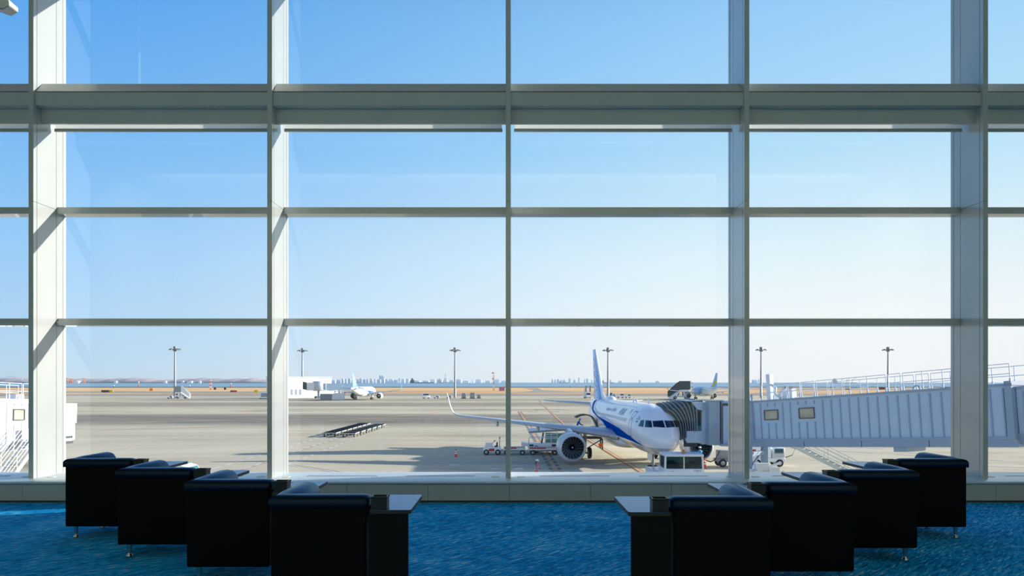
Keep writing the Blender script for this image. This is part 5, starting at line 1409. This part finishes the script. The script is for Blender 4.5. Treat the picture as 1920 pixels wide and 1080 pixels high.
sign(1590, 770, 5.0, 1.8, 'sign_red', 'shorter red airfield sign left of the long red one')
def lattice(px, d, h, w, label, nm='lattice_mast', m1='mast_red', m2='rail_white'):
    t = thing(nm, label, 'mast', (X_(px, d), d, GZ), 0)
    n = 6
    for k in range(n):
        z0, z1 = h * k / n, h * (k + 1) / n; s = MB()
        for a, b in ((-1, -1), (1, -1), (1, 1), (-1, 1)): s.bar((a * w / 2, b * w / 2, z0), (a * w / 2, b * w / 2, z1), w * .14)
        for q in frange(0, 1, 3)[:-1]:
            za, zb_ = z0 + (z1 - z0) * q, z0 + (z1 - z0) * (q + 1 / 3)
            s.bar((-w / 2, -w / 2, za), (w / 2, -w / 2, zb_), w * .1); s.bar((w / 2, w / 2, za), (-w / 2, w / 2, zb_), w * .1)
        s.build('segment', m1 if k % 2 == 0 else m2, t)
    MB().box(-w * 1.1, w * .2, -w * .3, w * .3, h * .62, h * .68).box(-w * 1.3, w * .2, -w * .3, w * .3, h * .94, h).build('dish', m1, t)
lattice(925.5, 690, 17, 1.3, 'red and white lattice mast just left of the middle upright')
lattice(395, 800, 11, 1.5, 'red and white lattice mast on the shore right of the stair truck')
t = thing('checkered_hut', 'pink and blue checkered hut just left of the middle upright', 'hut', (X_(941, 680), 680, GZ), 0)
for i in range(5):
    for j in range(3):
        pass
ch = MB()
for i in range(5):
    for j in range(3): ch.m((i + j) % 2).box(-2.5 + i, -1.5 + i, 0, 3, .0 + j * 1.25, 1.25 + j * 1.25)
ch.build('walls', ['mast_red', 'vehicle_blue'], t)
MB().box(-2.6, 2.6, -.1, 3.1, 3.75, 3.9).build('roof', 'rail_white', t)
def buoy(px, py, h, label, m='mast_red', d=1900):
    t = thing('beacon_buoy', label, 'buoy', (X_(px, d), d, SEA), 0)
    MB().lathe([(2.2, -.5), (2.2, 1.0), (1.6, 1.4), (.6, h * .6), (.5, h)], 12, None, True).build('body', m, t)
    MB().box(-1.1, 1.1, -1.1, 1.1, h * .75, h).build('top_mark', 'rail_white', t)
buoy(260, 720, 14, 'white topped red beacon standing in the sea left of the far left mast', 'mast_red')
buoy(433, 722, 10, 'red and white beacon in the sea left of the second upright')
for px, lb in ((782, 'small dark marker post in the sea left of the middle mast'), (1069, 'small dark marker post in the sea left of the airliner tail fin'), (1213, 'small dark marker post in the sea right of the airliner tail fin'), (1500, 'small dark marker post in the sea above the grey bridge'), (355, 'small dark marker post in the sea right of the far left mast'), (213, 'small dark marker post in the sea left of the orange marker box')):
    buoy(px, 724, 6, lb, 'sign_black', 1500)

# ------------------------------------------------------------------ ships
def ship(px0, px1, d, label, hull, sup, crane=0, hh=16.0):
    a, b = X_(px0, d), X_(px1, d); L = b - a
    t = thing('ship', label, 'ship', ((a + b) / 2, d, SEA), 0)
    MB().prism([(-L / 2 + L * .03, -1), (L / 2 - L * .06, -1), (L / 2, hh), (-L / 2, hh)], -L * .07, L * .07, 'y').build('hull', hull, t)
    s = MB().box(-L * .46, -L * .30, -L * .05, L * .05, hh, hh + L * .085); s.box(-L * .44, -L * .34, -L * .045, L * .045, hh + L * .085, hh + L * .12); s.build('bridge_house', sup, t)
    MB().box(-L * .42, -L * .37, -L * .02, L * .02, hh + L * .12, hh + L * .17).build('funnel', hull, t)
    if crane:
        for k in range(crane):
            x = -L * .1 + k * L * .22
            MB().bar((x, 0, hh), (x, 0, hh + L * .13), L * .014).bar((x, 0, hh + L * .1), (x + L * .17, 0, hh + L * .2), L * .01).build('deck_crane', sup, t)
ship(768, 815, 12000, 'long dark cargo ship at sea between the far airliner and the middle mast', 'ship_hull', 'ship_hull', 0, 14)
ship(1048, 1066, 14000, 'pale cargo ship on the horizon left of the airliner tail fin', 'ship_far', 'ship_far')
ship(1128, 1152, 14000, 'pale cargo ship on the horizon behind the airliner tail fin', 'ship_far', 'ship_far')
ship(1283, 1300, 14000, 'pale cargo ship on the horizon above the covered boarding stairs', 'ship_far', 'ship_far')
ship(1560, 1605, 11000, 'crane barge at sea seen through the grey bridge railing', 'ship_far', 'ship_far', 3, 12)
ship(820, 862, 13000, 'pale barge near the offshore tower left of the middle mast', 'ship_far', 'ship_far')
t = thing('offshore_tower', 'pale lattice tower rising at sea left of the middle mast', 'tower', (X_(835, 12000), 12000, SEA), 0)
q = MB()
for s in (-1, 1):
    q.bar((s * 9, 0, 0), (s * 4, 0, 34), 2.2); q.bar((s * 4, 0, 34), (s * 1.5, 0, 58), 1.6)
for z in (12, 24, 34, 46): q.bar((-9 + z * .13, 0, z), (9 - z * .13, 0, z), 1.4)
q.bar((-8, 0, 2), (5, 0, 24), 1.2); q.bar((8, 0, 2), (-5, 0, 24), 1.2); q.build('lattice', 'ship_far', t); t.scale = (2.6, 2.6, 2.6)
MB().box(-7, 7, -4, 4, 22, 27).build('deck', 'ship_far', t)

# ------------------------------------------------------------------ far skyline, one object per block
def block(px0, px1, ytop, d, m, label, group, cap=True, nm='tower_block'):
    a, b = X_(px0, d), X_(px1, d); h = Z_(ytop, d) - SEA
    t = thing(nm, label, 'building', ((a + b) / 2, d, SEA), 0, group)
    MB().box(-(b - a) / 2, (b - a) / 2, 0, (b - a) * .8, 0, h).build('wall', m, t)
    MB().box(-(b - a) * .25, (b - a) * .2, (b - a) * .1, (b - a) * .5, h, h * 1.05).build('roof_house', m, t)
G1 = 'pale low buildings on the shore behind the distant blue tailed airliner'
L1 = 'pale low building on the shore behind the distant blue tailed airliner'
x = 620.0
while x < 765:
    w = random.uniform(4, 9)
    block(x, x + w, random.uniform(709.5, 713.5), 13000 + random.uniform(-300, 300), random.choice(['building_haze_mid', 'building_pale', 'building_pale', 'building_white']), L1, G1); x += w * random.uniform(1.02, 1.3)
for a, b, y in ((711, 714, 704), (715, 718.5, 704.5), (719, 721, 706)):
    block(a, b, y, 13600, 'building_haze_mid', 'slim tall tower standing above the shore right of the distant blue tail fin', 'three slim towers right of the distant tail fin')
G2 = 'pale buildings on the shore around the middle mast'; L2 = 'hazy pale building on the shore near the middle floodlight mast'
x = 766.0
while x < 948:
    w = random.uniform(5, 12)
    block(x, x + w, random.uniform(711, 714.6), 13500 + random.uniform(-400, 400), 'building_haze_far' if x > 870 else random.choice(['building_pale', 'building_haze_far']), L2, G2); x += w * random.uniform(1.0, 1.7)
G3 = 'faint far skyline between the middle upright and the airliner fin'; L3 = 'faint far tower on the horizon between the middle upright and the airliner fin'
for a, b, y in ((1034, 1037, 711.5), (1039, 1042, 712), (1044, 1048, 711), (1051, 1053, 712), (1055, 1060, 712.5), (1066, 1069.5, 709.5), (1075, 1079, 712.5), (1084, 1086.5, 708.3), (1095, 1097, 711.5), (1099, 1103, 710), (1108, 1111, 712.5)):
    block(a, b, y, 16000, 'building_haze_far', L3, G3)
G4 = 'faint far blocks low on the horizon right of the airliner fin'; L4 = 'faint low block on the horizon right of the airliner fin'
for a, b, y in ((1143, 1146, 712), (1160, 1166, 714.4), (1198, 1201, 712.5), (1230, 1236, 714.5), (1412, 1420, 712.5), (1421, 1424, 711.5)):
    block(a, b, y, 16000, 'building_haze_far', L4, G4)
# harbour cranes and pale tanks on the left shore
for i, (px, h, lb) in enumerate(((126, 26, 'orange harbour crane on the far left shore, first from the upright'), (134, 22, 'orange harbour crane on the far left shore, second from the upright'), (158, 22, 'orange harbour crane on the far left shore, standing alone'))):
    t = thing('harbour_crane', lb, 'crane', (X_(px, 13800), 13800, SEA), 0)
    q = MB()
    for s in (-1, 1): q.bar((s * 5, 0, 0), (s * 4, 0, h), 2.2)
    q.bar((-5, 0, h * .45), (5, 0, h * .45), 1.8); q.build('portal', 'sign_orange', t)
    MB().bar((-9, 0, h), (9, 0, h), 2.0).bar((0, 0, h), (0, 0, h + 8), 1.4).build('boom', 'sign_orange', t); t.scale = (3.3, 3.3, 3.3)
for px, w, lb in ((216, 5, 'white shed on the wooded shore left of the far left mast'), (309, 5, 'white shed on the wooded shore just left of the far left mast'), (342, 4, 'small white shed on the wooded shore right of the far left mast'), (355, 9, 'long white shed on the wooded shore right of the far left mast'), (374, 4, 'small white shed on the wooded shore left of the red mast'), (142, 10, 'pale wharf building below the orange cranes'), (52, 8, 'white wharf building beyond the white bridge railing')):
    block(px - w / 2, px + w / 2, 714.6, 13880, 'building_white', lb, None, nm='shore_building')
t = thing('arch_bridge', 'pale arch bridge on the far shore above the white boarding bridge', 'bridge', (X_(22, 13000), 13000, SEA), 0)
MB().tube([(-62 + 124 * q, 0, 30 + 24 * sin(pi * q)) for q in frange(0, 1, 16)], 1.6, 6).build('arch', 'building_haze_mid', t)
MB().box(-75, 75, -4, 4, 28, 31).build('deck', 'building_haze_mid', t); t.scale = (2.5, 2.5, 2.2)
# ------------------------------------------------------------------ sky, sun, camera
SUN = Vector((3.05, 1.0, .9)).normalized()
W = bpy.data.worlds.new('sky'); S.world = W; W.use_nodes = True
nt = W.node_tree; bg = nt.nodes['Background']
tc = N(nt, 'ShaderNodeTexCoord'); sep = N(nt, 'ShaderNodeSeparateXYZ'); nt.links.new(tc.outputs['Generated'], sep.inputs[0])
z = sep.outputs['Z']
sh = Vector((SUN.x, SUN.y, 0)).normalized()
dot = N(nt, 'ShaderNodeVectorMath', operation='DOT_PRODUCT'); nt.links.new(tc.outputs['Generated'], dot.inputs[0]); dot.inputs[1].default_value = sh
far = ramp(nt, z, [(0, lin((198, 218, 234))), (.02, lin((192, 220, 242))), (.06, lin((182, 218, 247))), (.16, lin((156, 208, 252))), (.29, lin((120, 186, 248))), (.43, lin((84, 166, 240))), (.7, lin((36, 92, 170))), (1, lin((22, 64, 140)))])
near = ramp(nt, z, [(0, lin((249, 250, 252))), (.03, lin((250, 252, 254))), (.08, lin((250, 254, 255))), (.16, lin((232, 248, 255))), (.29, lin((186, 230, 255))), (.43, lin((164, 214, 254))), (.7, lin((70, 130, 200))), (1, lin((26, 72, 150)))])
f = N(nt, 'ShaderNodeMapRange'); f.inputs['From Min'].default_value = -.35; f.inputs['From Max'].default_value = .80; f.interpolation_type = 'SMOOTHSTEP'
nt.links.new(dot.outputs['Value'], f.inputs['Value'])
sky = mixc(nt, f.outputs[0], far, near)
d2 = N(nt, 'ShaderNodeVectorMath', operation='DOT_PRODUCT'); nt.links.new(tc.outputs['Generated'], d2.inputs[0]); d2.inputs[1].default_value = SUN
gl = N(nt, 'ShaderNodeMapRange'); gl.inputs['From Min'].default_value = .82; gl.inputs['From Max'].default_value = 1.0; gl.interpolation_type = 'SMOOTHERSTEP'
nt.links.new(d2.outputs['Value'], gl.inputs['Value'])
sky = mixc(nt, gl.outputs[0], sky, (2.2, 2.1, 1.95))
# added fill: sky brightened low behind the camera to lift shaded faces
bk = N(nt, 'ShaderNodeMapRange'); bk.inputs['From Min'].default_value = -.1; bk.inputs['From Max'].default_value = -.6; nt.links.new(sep.outputs['Y'], bk.inputs['Value'])
lowz = N(nt, 'ShaderNodeMapRange'); lowz.inputs['From Min'].default_value = .75; lowz.inputs['From Max'].default_value = .1; nt.links.new(z, lowz.inputs['Value'])
sky = mixc(nt, math_(nt, 'MULTIPLY', bk.outputs[0], lowz.outputs[0], True), sky, (1.12, 1.2, 1.28))
nt.links.new(sky, bg.inputs['Color']); bg.inputs['Strength'].default_value = SKY_STR

sd = bpy.data.lights.new('sun', 'SUN'); sd.energy = SUN_E; sd.angle = radians(.53); sd.color = (1.0, .91, .80)
so = bpy.data.objects.new('sun', sd); COL.objects.link(so)
so.rotation_euler = SUN.to_track_quat('Z', 'Y').to_euler(); so.location = (60, 30, 40)

for lx in (-8.5, 0, 8.5):                                # unseen fill lamps added, bounced off the back wall to lift the frames
    ld = bpy.data.lights.new('bounce_fill', 'AREA'); ld.energy = FILL_E; ld.shape = 'RECTANGLE'; ld.size = 8.0; ld.size_y = 1.2; ld.color = (1.0, .88, .46)
    lo = bpy.data.objects.new('bounce_fill', ld); COL.objects.link(lo); lo.location = (lx, -3.5, 8.4)
    lo.rotation_euler = (Vector((lx, -9, 3.5)) - Vector(lo.location)).to_track_quat('-Z', 'Y').to_euler()

cd = bpy.data.cameras.new('camera'); co = bpy.data.objects.new('camera', cd); COL.objects.link(co)
co.location = (0, 0, CZ); co.rotation_euler = (radians(90), 0, 0)
cd.sensor_fit = 'HORIZONTAL'; cd.sensor_width = 36.0; cd.lens = F / 1920 * 36.0
cd.shift_x = (960 - VPX) / 1920; cd.shift_y = (HOR - 540) / 1920
cd.clip_start = .05; cd.clip_end = 60000
S.camera = co
S.view_settings.view_transform = 'Standard'; S.view_settings.look = 'None'; S.view_settings.gamma = 1.0
S.view_settings.exposure = 0.0; S.view_settings.use_curve_mapping = False
S.cycles.transparent_max_bounces = 24; S.cycles.max_bounces = 10; S.cycles.diffuse_bounces = 6
S.cycles.caustics_reflective = False; S.cycles.caustics_refractive = False
